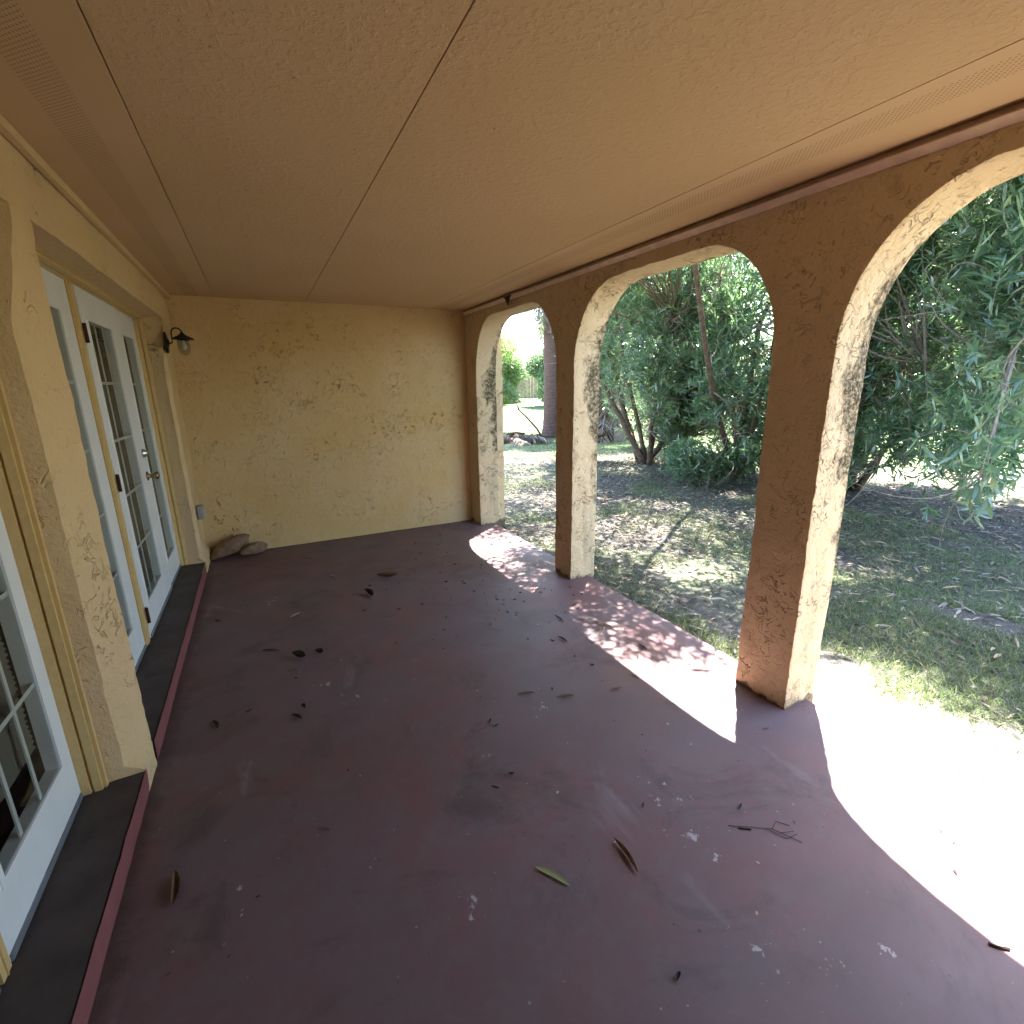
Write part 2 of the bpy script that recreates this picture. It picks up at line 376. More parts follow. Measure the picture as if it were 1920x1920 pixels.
# ------------------------------------------------------------------ the setting
YN = -.62                                                # the porch ends just behind the camera
m = MB(); m.box(-.95, 2.345, YN - .1, YB + .2, -.30, 0., .012)
props(obj('porch_floor', m, 'floor', None, (0, 0, 0)), 'maroon painted concrete porch slab, stained and worn', 'floor', None, 'structure')

def gz(x, y):
    x, y = np.asarray(x, float), np.asarray(y, float)
    rise = .027 * np.clip(y - 13, 0, 22)
    bumps = .025 * np.sin(x * 1.7 + .6 * np.sin(y * 1.1)) * np.sin(y * 1.3 + .4) + .012 * np.sin(x * 4.1 + y * 2.2)
    near = np.clip((x - 2.5) / 1.2, 0, 1)
    return G0 + rise + bumps * near
ax = np.unique(np.concatenate([np.arange(-2, 13, .2), np.arange(13, 40, 1.), np.array([-300, -120, -60, -30, -15, -8, -4, 50, 70, 100, 160, 300])]))
ay = np.unique(np.concatenate([np.arange(-3, 15, .2), np.arange(15, 45, 1.), np.array([-300, -120, -60, -30, -15, -8, 50, 70, 100, 160, 300])]))
gx, gy = np.meshgrid(ax, ay, indexing='ij'); nx, ny = gx.shape
gv = np.stack([gx, gy, gz(gx, gy)], -1).reshape(-1, 3)
inside = (gx > -1.2) & (gx < 2.2) & (gy < 5.8) & (gy > -.9)
gv[inside.ravel(), 2] = -.2
idx = np.arange(nx * ny).reshape(nx, ny)
gf = np.stack([idx[:-1, :-1], idx[1:, :-1], idx[1:, 1:], idx[:-1, 1:]], -1).reshape(-1, 4)
props(obj('ground', (gv, gf), 'ground', None, smooth=True), 'shaded back lawn of thin grass, soil and leaf litter', 'ground', None, 'structure')

# ------------------------------------------------------------------ arcade wall
BAYS = [(-.33, 1.31), (1.60, 3.245), (3.50, 5.16)]
SPR, CRN, RA, RB, TOPZ = 1.715, 2.268, .46, .553, 2.43
def arch_boundary(y0, y1, jr=84, cr=30, fl=24):
    """points (y,z, outward normal ny,nz) up the near jamb, round the flattened arch and down the far jamb"""
    P = []
    for z in lin(-.20, SPR, jr)[:-1]: P.append((y0, z, -1, 0))
    for k in range(cr + 1):
        a = math.pi / 2 * k / cr; P.append((y0 + RA - RA * math.cos(a), SPR + RB * math.sin(a), -math.cos(a) * RB, math.sin(a) * RA))
    for y in lin(y0 + RA, y1 - RA, fl)[1:-1]: P.append((y, CRN, 0, 1))
    for k in range(cr + 1):
        a = math.pi / 2 * (1 - k / cr); P.append((y1 - RA + RA * math.cos(a), SPR + RB * math.sin(a), math.cos(a) * RB, math.sin(a) * RA))
    for z in lin(SPR, -.20, jr)[1:]: P.append((y1, z, 1, 0))
    out = []
    for (y, z, a, b) in P:
        l = math.hypot(a, b); out.append((y, z, a / l, b / l))
    return out, jr, cr, fl
m = MB()
PROF = [(0., .005), (.0015, .0015), (.006, 0.), (.022, 0.), (.06, 0.), (.10, .001), (.14, 0.), (.18, .001), (.218, 0.), (.234, 0.), (.2385, .0015), (.24, .005)]
EDGE = .005
zlow = lin(-.20, SPR, 84); K = 16
for (y0, y1) in BAYS:
    P, jr, cr, fl = arch_boundary(y0, y1)
    for i in range(len(P) - 1):
        a, b = P[i], P[i + 1]
        va = [(XR + x, a[0] + a[2] * o, a[1] + a[3] * o) for x, o in PROF]; vb = [(XR + x, b[0] + b[2] * o, b[1] + b[3] * o) for x, o in PROF]
        k = len(PROF); m.add(va + vb, [(j, j + 1, k + j + 1, k + j) for j in range(k - 1)])
    for xf in (XR, XO):                                   # spandrels over the arch
        A = P[jr - 1:len(P) - jr + 1]
        cols = []
        for (y, z, ny_, nz_) in A:
            yy, zz = y + ny_ * EDGE, z + nz_ * EDGE
            cols.append([(xf, yy, zz + (TOPZ - zz) * t) for t in lin(0, 1, K)])
        for i in range(len(cols) - 1):
            m.add(cols[i] + cols[i + 1], [(j, j + 1, K + j + 1, K + j) for j in range(K - 1)])
edges = [YN] + [e for b in BAYS for e in b] + [YB + .2]
for i in range(0, len(edges), 2):
    a, b = edges[i] + (-EDGE if False else 0), edges[i + 1]
    a2 = a + (0 if i == 0 else EDGE); b2 = b - (0 if i == len(edges) - 2 else EDGE)
    for xf in (XR, XO):
        m.grid(lambda u, w, xf=xf: (xf, u, w), lin(a2 if i == 0 else a + EDGE, b2, 9), zlow)
        m.grid(lambda u, w, xf=xf: (xf, u, w), lin(a2 if i == 0 else a + EDGE, b2, 9), lin(SPR, TOPZ, K))
arc = solo('arcade_wall', m, 'stucco_arch', (0, 0, 0), 'weathered tan stucco wall with three open arches facing the garden', 'wall', weld=.0008, smooth=32., disp=lambda p: wob(p, .0085))

# end wall and the small pier outside it
def sheet_y(m, y, x0, x1, z0, z1, s=.045):
    m.grid(lambda u, w: (u, y, w), lin(x0, x1, max(2, int((x1 - x0) / s))), lin(z0, z1, max(2, int((z1 - z0) / s))))
def sheet_x(m, x, y0, y1, z0, z1, s=.045):
    m.grid(lambda u, w: (x, u, w), lin(y0, y1, max(3, int((y1 - y0) / s))), lin(z0, z1, max(3, int((z1 - z0) / s))))
def sheet_z(m, z, x0, x1, y0, y1, s=.045):
    m.grid(lambda u, w: (u, w, z), lin(x0, x1, max(3, int((x1 - x0) / s))), lin(y0, y1, max(3, int((y1 - y0) / s))))
ew = thing('end_wall', (.8, YB, 0), 'tan stucco wall closing the far end of the porch, scored with trowel marks', 'wall')
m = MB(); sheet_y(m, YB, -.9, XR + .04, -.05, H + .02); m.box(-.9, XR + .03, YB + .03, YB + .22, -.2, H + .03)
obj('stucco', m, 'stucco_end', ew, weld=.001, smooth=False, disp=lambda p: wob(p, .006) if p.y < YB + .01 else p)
nw = thing('end_wall', (.8, YN, 0), 'tan stucco wall closing the porch behind the viewer', 'wall')
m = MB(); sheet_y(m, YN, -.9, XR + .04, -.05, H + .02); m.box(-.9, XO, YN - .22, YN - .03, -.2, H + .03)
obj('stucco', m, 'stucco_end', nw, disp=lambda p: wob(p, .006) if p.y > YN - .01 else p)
m = MB()
for (a, b) in (((XO - .02, 5.24), (2.515, 5.24)), ((2.515, 5.24), (2.515, 5.66))):
    m.grid(lambda u, w, a=a, b=b: (a[0] + (b[0] - a[0]) * u, a[1] + (b[1] - a[1]) * u, w), lin(0, 1, 6), lin(-.2, 2.43, 50))
obj('pier', m, 'stucco_arch', ew, weld=.001, smooth=32., disp=lambda p: wob(p, .008))

# ------------------------------------------------------------------ ceiling and roof
ce = thing('porch_ceiling', (.8, 1.2, H), 'tan textured porch ceiling of long boards with dark joints and vented edges', 'ceiling')
J = [XL - .02, -.236, .521, 1.776, XR]
for i in range(4):
    a, b = J[i] + (.0018 if i else 0), J[i + 1] - (.0018 if i < 3 else 0)
    m = MB(); m.box(a, b, YN, YB - .004, H, H + .012, .0018)
    obj('ceiling_panel', m, 'vent' if i in (0, 3) else 'ceiling', ce)
m = MB(); m.box(XR - .006, XR - .0005, YN, YB - .006, 2.371, H - .001)
obj('shadow_gap', m, 'gap', ce)
m = MB(); m.add([(x, y, z) for y in (YN, YB - .006) for (x, z) in ((XR + .01, 2.371), (XR - .030, 2.371), (XR - .030, 2.366), (XR - .008, 2.343), (XR + .01, 2.343))], [(0, 1, 6, 5), (1, 2, 7, 6), (2, 3, 8, 7), (3, 4, 9, 8), (0, 4, 3, 2, 1), (5, 6, 7, 8, 9)])
obj('edge_trim', m, 'trim', ce)
m = MB(); m.box(XL + .004, XL + .03, YN, YB - .006, H - .034, H - .001, .003)
obj('edge_trim', m, 'stucco', ce)
m = MB(); m.box(-6, XO + .015, YN - .24, YB + .24, 2.434, 2.62); m.box(XL - .05, XR - .002, YN, YB - .004, H + .016, H + .036)
obj('roof_deck', m, 'roof', ce)

# ------------------------------------------------------------------ house wall with two door units
hw = thing('house_wall', (XL, 1.2, 0), 'tan stucco house wall with two recessed sets of white glazed doors', 'wall')
HB = 2.158
def pier(m, poly, z0, z1, nz_=64):
    pts = []
    for (p, q) in zip(poly[:-1], poly[1:]):
        n = max(2, int(math.hypot(q[0] - p[0], q[1] - p[1]) / .03)); pts += [(p[0] + (q[0] - p[0]) * i / n, p[1] + (q[1] - p[1]) * i / n) for i in range(n)]
    pts.append(poly[-1])
    def fn(i, z):
        x, y = pts[i]
        if z < ST + .012 and x > -.68: x = max(x, XL - .002)
        if x > -.68: x += (max(x, XL) - x) * min(1., max(0., (z - 1.80) / .30))
        return (x, y, z)
    m.grid(fn, list(range(len(pts))), lin(z0, z1, nz_))
m.grid(lambda u, w: (XL, w, u), lin(HB, H + .03, 8), lin(YN, YB + .03, 170))
pier(m, [(XL, YN - .05), (XL, -.42), (-.80, -.41)], -.03, HB + .004)
pier(m, [(-.80, 2.160), (-.662, 2.178), (-.607, 2.30), (XL, 2.34), (-.80, 2.40)], -.03, HB + .004)
pier(m, [(-.80, 4.985), (-.64, 4.935), (-.615, 4.96), (-.63, YB + .04)], -.03, HB + .004)
m.grid(lambda u, w: (XL - .2 * u, w, HB), lin(0, 1, 6), lin(YN, YB + .03, 170))
obj('stucco', m, 'stucco', hw, weld=.0015, smooth=32., disp=lambda p: wob(p, .0075))
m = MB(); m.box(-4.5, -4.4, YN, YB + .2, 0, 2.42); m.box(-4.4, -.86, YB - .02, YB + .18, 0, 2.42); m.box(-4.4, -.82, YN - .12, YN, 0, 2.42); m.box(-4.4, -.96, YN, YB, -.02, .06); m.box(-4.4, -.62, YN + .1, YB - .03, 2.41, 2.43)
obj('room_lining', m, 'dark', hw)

def ring(m, x0, x1, y0, y1, z0, z1, wl, wr, wb, wt):
    m.box(x0, x1, y0, y0 + wl, z0, z1); m.box(x0, x1, y1 - wr, y1, z0, z1)
    m.box(x0, x1, y0 + wl, y1 - wr, z0, z0 + wb); m.box(x0, x1, y0 + wl, y1 - wr, z1 - wt, z1)
def frame_mesh(a, b, mulls):
    m = MB()
    for (ys, s) in ((a, 1), (b, -1)):
        for (x0, x1, w) in ((DX - .07, -.762, .034), (-.762, -.753, .022), (-.753, -.728, .030), (-.728, -.716, .018)):
            y0, y1 = sorted((ys, ys + s * w)); m.box(x0, x1, y0, y1, ST, 2.150)
    for (x0, x1, w) in ((DX - .07, -.762, .034), (-.762, -.753, .024), (-.753, -.728, .032), (-.728, -.716, .018)):
        m.box(x0, x1, a + .035, b - .035, 2.172 - w, 2.162)
    for (y0, y1) in mulls:
        m.box(DX - .06, DX + .004, y0 + .012, y1 - .002, ST - .01, 2.139); m.box(DX + .004, DX + .008, y0 + .035, y1 - .03, ST - .01, 2.138)
    return m
GZ0, GZ1 = .31, 1.975
def door(y0, y1, gl, gr, x=DX, z0=.105, knob=None, hinge=None, slats=True, blind_bottom=GZ0):
    m = MB(); x0 = x - .042
    ring(m, x0, x, y0, y1, z0, 2.138, gl - y0, y1 - gr, GZ0 - z0, 2.138 - GZ1)
    m2 = MB(); ring(m2, x - .002, x + .004, gl - .022, gr + .022, GZ0 - .022, GZ1 + .022, .021, .021, .021, .021)
    m.add(m2.v, m2.f)
    d = obj('door', m, 'door', hw)
    g = MB(); g.box(x - .006, x - .003, gl, gr, GZ0, GZ1); obj('glass_pane', g, 'glass', d)
    q = MB(); n = 3 if gr - gl > .42 else 2
    for i in range(1, n): yy = gl + (gr - gl) * i / n; q.box(x - .0135, x - .0085, yy - .008, yy + .008, GZ0, GZ1)
    for i in range(1, 5): zz = GZ0 + (GZ1 - GZ0) * i / 5; q.box(x - .0083, x - .0073, gl, gr, zz - .008, zz + .008)
    obj('muntin_grid', q, 'grille', d)
    bl = MB(); zz = blind_bottom + .02
    tilt = R(58)
    while zz < GZ1 + .03:
        c, s_ = math.cos(tilt) * .0125, math.sin(tilt) * .0125
        ya, yb = gl - .01 + .004 * math.sin(zz * 91), gr + (.02 if hinge or y0 > 2.3 else -.03) + .004 * math.sin(zz * 57)
        bl.add([(x - .042 - c, ya, zz + s_), (x - .042 - c, yb, zz + s_), (x - .042 + c, yb, zz - s_), (x - .042 + c, ya, zz - s_)], [(0, 1, 2, 3)]); zz += .0205
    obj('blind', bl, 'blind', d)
    w = MB(); w.box(x - .03, x + .006, y0 + .004, y1 - .004, z0 - .004, z0 + .020, .003); obj('door_sweep', w, 'seal', d)
    if knob:
        k = MB(); k.lathe([(.0, 0), (.033, 0), (.033, .006), (.016, .010), (.012, .030), (.022, .042), (.029, .055), (.026, .068), (.012, .074), (0, .074)], (x, knob, 1.0), 20, 'x')
        obj('door_knob', k, 'brass', d, smooth=True)
        k = MB(); k.lathe([(0, 0), (.032, 0), (.030, .012), (.020, .020), (.020, .028), (0, .030)], (x, knob, 1.165), 20, 'x')
        obj('deadbolt', k, 'steel', d, smooth=True)
    if hinge:
        for zc in (1.9, 1.085, .255):
            k = MB(); k.tube([(x + .010, hinge, zc - .05), (x + .010, hinge, zc + .05)], .007, 8); k.box(x + .001, x + .004, hinge - .006, hinge + .022, zc - .05, zc + .05)
            obj('hinge', k, 'rust', d)
    return d
obj('door_frame', frame_mesh(2.463, 4.985, [(3.385, 3.50)]), 'mould', hw)
door(2.50, 3.383, 2.66, 3.20)
door(3.503, 4.375, 3.622, 4.125, x=DX + .008, knob=4.31, hinge=3.503)
door(4.39, 4.95, 4.47, 4.83)
obj('door_frame', frame_mesh(-.39, 2.166, [(.60, .66), (1.435, 1.497)]), 'mould', hw)
door(1.50, 2.130, 1.583, 2.040, blind_bottom=.42)
door(.663, 1.432, .78, 1.34, blind_bottom=.42)
door(-.355, .597, -.2, .46)
for (a, b, lab) in ((2.385, 4.86, 'dark painted step with a red front edge under the far doors'), (-.45, 2.172, 'dark painted step with a red front edge under the nearest doors')):
    st = thing('door_step', ((XL - .1), (a + b) / 2, 0), lab, 'step')
    m = MB(); m.grid(lambda u, w: (u, w, ST), lin(-.87, XL - .004, 8), lin(a, b + .12, 60)); obj('tread', m, 'steptop', st, disp=lambda p: wob(p, .0025), smooth=True)
    m = MB(); m.grid(lambda u, w: (XL - .002 + .004 * math.sin(u * 9), w, u), lin(0.0, ST + .001, 6), lin(a - .01, b + .02, 60)); obj('riser', m, 'riser', st, disp=lambda p: wob(p, .005), smooth=True)

# ------------------------------------------------------------------ small fixtures
la = thing('wall_lantern', (XL, 4.95, 1.97), 'black barn style wall lantern with a clear glass jar beside the far doors', 'wall lamp')
m = MB(); m.lathe([(0, .022), (.022, .022), (.030, .016), (.070, .010), (.082, .006), (.082, 0), (0, 0)], (XL, 4.95, 1.965), 28, 'x'); obj('back_plate', m, 'black', la, smooth=True)
m = MB()
arcp = [(XL + .015, 4.95, 1.955), (XL + .042, 4.95, 1.965), (XL + .046, 4.95, 2.0)] + [(XL + .083 - .037 * math.cos(a), 4.95, 2.038 + .040 * math.sin(a)) for a in lin(.2, math.pi - .25, 12)] + [(XL + .122, 4.95, 2.026)]
m.tube(arcp, .0058, 8); obj('gooseneck', m, 'black', la, smooth=True)
m = MB(); cx = XL + .118
m.lathe([(0, .050), (.012, .048), (.016, .038), (.034, .026), (.074, .006), (.080, -.004), (.076, -.005), (.045, .006), (.040, -.012), (0, -.012)], (cx, 4.95, 1.995), 28); obj('shade', m, 'black', la, smooth=True)
m = MB(); m.lathe([(.042, 0), (.046, -.03), (.045, -.065), (.034, -.098), (.018, -.113), (0, -.117), ], (cx, 4.95, 1.984), 28)
m.lathe([(0, -.114), (.016, -.110), (.032, -.096), (.042, -.064), (.043, -.03), (.040, 0)], (cx, 4.95, 1.984), 28); obj('glass_jar', m, 'glass', la, smooth=True)
m = MB(); m.lathe([(0, 0), (.012, 0), (.013, -.018), (.020, -.04), (.022, -.055), (.014, -.072), (0, -.078)], (cx, 4.95, 1.984), 20)
obj('light_bulb', m, M_plain('clouded_bulb', (.75, .7, .6), .25), la, smooth=True)

ob = thing('outlet_box', (XL, 5.10, .53), 'small grey weatherproof outlet box low on the wall near the corner', 'outlet')
m = MB(); m.box(XL - .01, XL + .032, 5.06, 5.145, .468, .592, .005); obj('box', m, 'plasticgrey', ob)
m = MB(); m.box(XL + .0325, XL + .042, 5.064, 5.141, .472, .588, .004); obj('cover', m, M_plain('pale_outlet_flap', (.42, .41, .40), .5), ob)

br = MB(); br.add([(XR - .045, 4.225, 2.366), (XR - .045, 4.335, 2.366), (XR - .045, 4.265, 2.29), (XR - .037, 4.225, 2.366), (XR - .037, 4.335, 2.366), (XR - .037, 4.265, 2.29)], [(0, 2, 1), (3, 4, 5), (0, 1, 4, 3), (1, 2, 5, 4), (2, 0, 3, 5)])
br.box(XR - .05, XR - .032, 4.22, 4.34, 2.358, 2.3675)
solo('metal_bracket', br, 'black', (XR - .04, 4.28, 2.366), 'small dark pointed bracket hanging from the ceiling trim above the farthest arch', 'bracket')

def stone(name, c, size, rot, label, seed):
    import bmesh
    bm = bmesh.new(); bmesh.ops.create_icosphere(bm, subdivisions=4, radius=1.)
    Rm = Matrix.Rotation(rot[2], 3, 'Z') @ Matrix.Rotation(rot[1], 3, 'Y') @ Matrix.Rotation(rot[0], 3, 'X')
    vs = []
    for q in bm.verts:
        p = q.co.copy(); k = 1 + .24 * noise.noise(p * 1.2 + Vector((seed, 0, 0))) + .06 * noise.noise(p * 3 + Vector((0, seed, 0))) + .012 * noise.noise(p * 14)
        p = Vector((p.x * size[0] * k, p.y * size[1] * k, p.z * size[2] * k)); vs.append(Rm @ p)
    zmin = min(p.z for p in vs); m = MB(); m.add([(p.x + c[0], p.y + c[1], max(p.z - zmin, .0) + .0) for p in vs], [[q.index for q in f.verts] for f in bm.faces]); bm.free()
    return solo(name, m, 'stone', (c[0], c[1], 0), label, 'rock', smooth=True)
stone('river_rock', (-.435, 5.315, 0), (.19, .085, .072), (R(-8), R(-27), R(4)), 'larger brown river rock tilted up against the end wall in the corner', 2.2)
stone('river_rock', (-.225, 5.315, 0), (.125, .075, .055), (0, R(-4), R(12)), 'smaller smooth oval river rock lying flat beside the tilted one', 5.1)

# ------------------------------------------------------------------ leaves (numpy)
def leaf_arrays(base, d, nrm, L, W, bend=.12, seg=3):
    """lanceolate leaf blades: N x 3 base, direction, normal; returns verts, quads(as 4) in one island per leaf"""
    N = len(base)
    d = d / np.linalg.norm(d, axis=1, keepdims=True)
    s = np.cross(d, nrm); s /= np.linalg.norm(s, axis=1, keepdims=True) + 1e-9
    n = np.cross(s, d)
    L = np.asarray(L).reshape(-1, 1) * np.ones((N, 1)); W = np.asarray(W).reshape(-1, 1) * np.ones((N, 1))
    ts = [.0, .33, .70, 1.] if seg == 3 else [0., .45, 1.]
    ws = [.16, .98, .80, .05] if seg == 3 else [.15, 1., .06]
    V = []
    for t, w in zip(ts, ws):
        c = base + d * L * t - n * L * bend * t * t
        V += [c - s * W * w * .5 + n * W * .10 * w, c + s * W * w * .5 + n * W * .10 * w]
    V = np.stack(V, 1)                                     # N x 2k x 3
    k = len(ts); f1 = np.array([[2 * i, 2 * i + 1, 2 * i + 3, 2 * i + 2] for i in range(k - 1)])
    F = (np.arange(N) * 2 * k)[:, None, None] + f1[None]
    return V.reshape(-1, 3), F.reshape(-1, 4)
def unit(n):
    v = rng.normal(size=(n, 3)); return v / np.linalg.norm(v, axis=1, keepdims=True)
def join(parts):
    V = []; F = []; o = 0
    for v, f in parts: V.append(v); F.append(f + o); o += len(v)
    return np.concatenate(V), np.concatenate(F)
def shoots_to_leaves(tip, d, nl, L, W, span, spread=.85):
    """NL leaves in whorls along the last SPAN of each shoot"""
    S = len(tip); d = d / np.linalg.norm(d, axis=1, keepdims=True)
    t = rng.random((S, nl)) ** .8
    base = tip[:, None] - d[:, None] * (1 - t[..., None]) * span
    r = unit(S * nl).reshape(S, nl, 3); r -= d[:, None] * (r * d[:, None]).sum(-1, keepdims=True)
    r /= np.linalg.norm(r, axis=-1, keepdims=True) + 1e-9
    sp = spread * (1.15 - .75 * t[..., None]) + rng.normal(0, .12, (S, nl, 1))
    ld = d[:, None] + r * sp * 1.5 + np.array([0, 0, -.18]) * rng.random((S, nl, 1))
    nn = np.cross(np.cross(ld, d[:, None]), ld); nn += .25 * rng.normal(size=nn.shape)
    n = S * nl
    return leaf_arrays(base.reshape(n, 3), ld.reshape(n, 3), nn.reshape(n, 3), L * rng.uniform(.45, 1.2, n), W * rng.uniform(.6, 1.25, n), .16, 2 if S > 400 else 3)

def bezier(a, b, sag, n=9):
    a, b = np.array(a, float), np.array(b, float); mid = (a + b) / 2 + np.array(sag)
    return [tuple((1 - t) ** 2 * a + 2 * t * (1 - t) * mid + t * t * b) for t in lin(0, 1, n)]
def oleander(name, base, crowns, label, n_stems=5, L=.15, W=.025, bark='bark', leaf='oleander', lean=None, nl=17, stem_r=.06, sprays=(), dead=14, cat='bush', group=None):
    """several leaning stems from one base, side branches out to shoots through each crown ellipsoid (c, r, n_shoots)"""
    b = np.array(base, float); t = thing(name, tuple(b), label, cat, group)
    nodes = []; sm = MB()
    ctr = np.mean([np.array(c[0]) for c in crowns], axis=0)
    for k in range(n_stems):
        cr = crowns[k % len(crowns)]; c, r = np.array(cr[0]), np.array(cr[1])
        tgt = c + r * rng.uniform(-.55, .55, 3) + np.array([0, 0, r[2] * .3])
        if lean is not None and k == 0: tgt = np.array(lean, float)
        st = b + np.array([rng.normal(0, .10), rng.normal(0, .10), -.08])
        side = rng.normal(0, .25, 3); side[2] = abs(side[2]) * .3 + .25
        p = bezier(st, tgt, side if not (lean is not None and k == 0) else (0, 0, .1), 12)
        p = [tuple(np.array(q) + (rng.normal(0, .02, 3) if 0 < i < 11 else 0)) for i, q in enumerate(p)]
        r0 = stem_r * rng.uniform(.55, 1.) * (1.5 if (lean is not None and k == 0) else 1)
        sm.tube(p, [r0 * (1.35 if i == 0 else 1) * (1 - .72 * i / 11) for i in range(12)], 9)
        nodes += p[3:]
    nodes = np.array(nodes)
    tips, dirs, tw, parts = [], [], MB(), []
    for cw in crowns:
        c, r, n = np.array(cw[0]), np.array(cw[1]), cw[2]
        u = unit(n); rad = rng.random((n, 1)) ** (1 / (2.0 if len(cw) < 4 else 3.))
        p = c + u * rad * r
        lump = np.array([noise.noise(Vector(q) * .8) for q in p]); p = p[lump > (-.34 if len(cw) < 4 else -.6) + .15 * rng.random(len(p))]
        o = (p - (c - np.array([0, 0, r[2] * .9]))) / r; o /= np.linalg.norm(o, axis=1, keepdims=True) + 1e-9
        dd = o * .8 + np.array([0, 0, .35]) + .55 * rng.normal(size=p.shape)
        droop = rng.random(len(p)) < .3; dd[droop, 2] -= .9
        if len(cw) < 4: tips.append(p); dirs.append(dd)
        else:                                              # a few long limbs carry the thin overhead layer
            for q in p[rng.choice(len(p), 9, replace=False)]:
                k0 = np.linalg.norm(nodes - q, axis=1) * rng.uniform(1, 1.5, len(nodes)); a0 = nodes[k0.argmin()]
                sm.tube(bezier(a0, q, rng.normal(0, .2, 3) + np.array([0, 0, .25]), 10), [.016 - .0014 * i for i in range(10)], 5)
        parts.append(shoots_to_leaves(p, dd, cw[3] if len(cw) > 3 else nl, L, W, .34 if len(cw) < 4 else .5))
    if len(sprays):
        for (a, e) in sprays:                             # hanging sprays: list of (attach, end)
            pts = bezier(a, e, (0, 0, .25), 8); tw.tube(pts, [.012 - .001 * i for i in range(8)], 5); nodes = np.vstack([nodes, pts])
            e = np.array(e); k = 13; pp = np.array(pts[3:])[rng.integers(0, 5, k)] + rng.normal(0, .17, (k, 3)); pp[0] = e
            dd = (e - np.array(a)) / np.linalg.norm(e - np.array(a)) + .5 * rng.normal(size=(k, 3)); tips.append(pp); dirs.append(dd); parts.append(shoots_to_leaves(pp, dd, nl, L, W, .34))
    tips, dirs = np.concatenate(tips), np.concatenate(dirs)
    dn = dirs / np.linalg.norm(dirs, axis=1, keepdims=True)
    for i in rng.choice(len(tips), min(1500, int(len(tips) * .26)), replace=False):
        q = tips[i] - dn[i] * .38; dist = np.linalg.norm(nodes - q, axis=1) * rng.uniform(1, 1.7, len(nodes)); a = nodes[dist.argmin()] + rng.normal(0, .03, 3)
        pts = bezier(a, q, rng.normal(0, .16, 3) + np.array([0, 0, -.10]), 7) + [tuple(tips[i] - dn[i] * .05)]
        r0 = .006 + .005 * min(2.5, dist.min()); tw.tube(pts, [r0 * (1 - .105 * i) for i in range(8)], 5)
    for k in range(dead):                                  # bare dead canes
        a = nodes[rng.integers(len(nodes))]; e = a + rng.normal(0, .6, 3) + np.array([0, 0, -.1]); tw.tube(bezier(a, e, rng.normal(0, .28, 3), 9), [.008 - .0008 * i for i in range(9)], 5)
    ns = len(sm.f); sm.add(tw.v, tw.f); so_ = obj('stems', sm, bark, t, smooth=True)
    so_.data.materials.append(mat['twig']); mi = np.zeros(len(sm.f), dtype=np.int32); mi[ns:] = 1; so_.data.polygons.foreach_set('material_index', mi)
    obj('foliage', join(parts), leaf, t)
    return t

oleander('oleander_bush', (7.25, 8.0, G0), [((6.9, 7.6, 2.9), (1.7, 2.0, 1.8), 1500), ((7.9, 7.2, 1.3), (1.3, 1.1, 1.1), 700), ((8.6, 8.5, 1.1), (1.4, .9, .9), 480), ((8.7, 9.9, 1.3), (1.2, .8, 1.1), 520), ((6.35, 6.7, 2.6), (.9, .9, 1.5), 720),
         ((6.6, 9.2, 2.6), (.9, .8, .9), 260), ((6.3, 8.1, 3.8), (1.0, 1.0, 1.0), 520), ((7.5, 7.45, .85), (.6, .5, .65), 260), ((7.0, 6.9, 1.3), (.7, .6, .8), 330), ((4.9, 6.2, 4.1), (1.9, 2.4, .5), 3200, 5), ((5.9, 9.6, 4.1), (1.8, 1.8, .5), 1300, 5), ((3.4, 6.7, 3.7), (.95, 1.4, .35), 850, 5)],
         'dense oleander with a thick leaning trunk behind the middle arch', 7, lean=(5.95, 8.9, 2.6), stem_r=.085, dead=26)
oleander('oleander_bush', (7.7, 6.1, G0), [((7.6, 5.8, 2.7), (1.5, 1.3, 2.1), 1450), ((7.2, 5.7, .85), (1.0, .8, .8), 800), ((6.5, 5.9, .40), (.7, .5, .42), 260), ((6.5, 5.4, 2.0), (.7, .7, 1.4), 520),
         ((3.35, 3.9, 3.7), (.85, 1.3, .35), 1800, 5), ((4.5, 3.15, 3.8), (.9, .7, .3), 800, 5), ((6.0, 4.3, 4.2), (1.3, 1.5, .5), 2000, 5)],
         'oleander with low grey twigs seen at the right edge of the middle arch', 7, stem_r=.06, dead=46)
oleander('oleander_bush', (8.2, 4.5, G0), [((7.9, 4.1, 2.6), (1.6, 1.2, 1.6), 1500), ((8.6, 3.8, 4.2), (2.3, 1.7, 1.2), 950), ((7.6, 4.45, .9), (.8, .55, .9), 600), ((8.8, 4.2, 1.7), (1.2, .9, .9), 500), ((6.6, 3.6, 3.2), (.9, .8, .9), 560), ((7.3, 3.3, 1.05), (.9, .45, .55), 120)],
         'dark based oleander behind the nearest column, seen in the nearest arch', 7, stem_r=.075, dead=40,
         sprays=[((7.6, 3.7, 1.9), (6.6, 3.0, .75)), ((7.8, 3.4, 2.0), (7.1, 2.7, 1.0)), ((7.3, 3.6, 1.8), (6.9, 3.15, .6)), ((7.6, 3.8, 1.6), (6.8, 3.4, .5)), ((7.0, 3.3, 2.0), (6.3, 2.75, 1.2))])
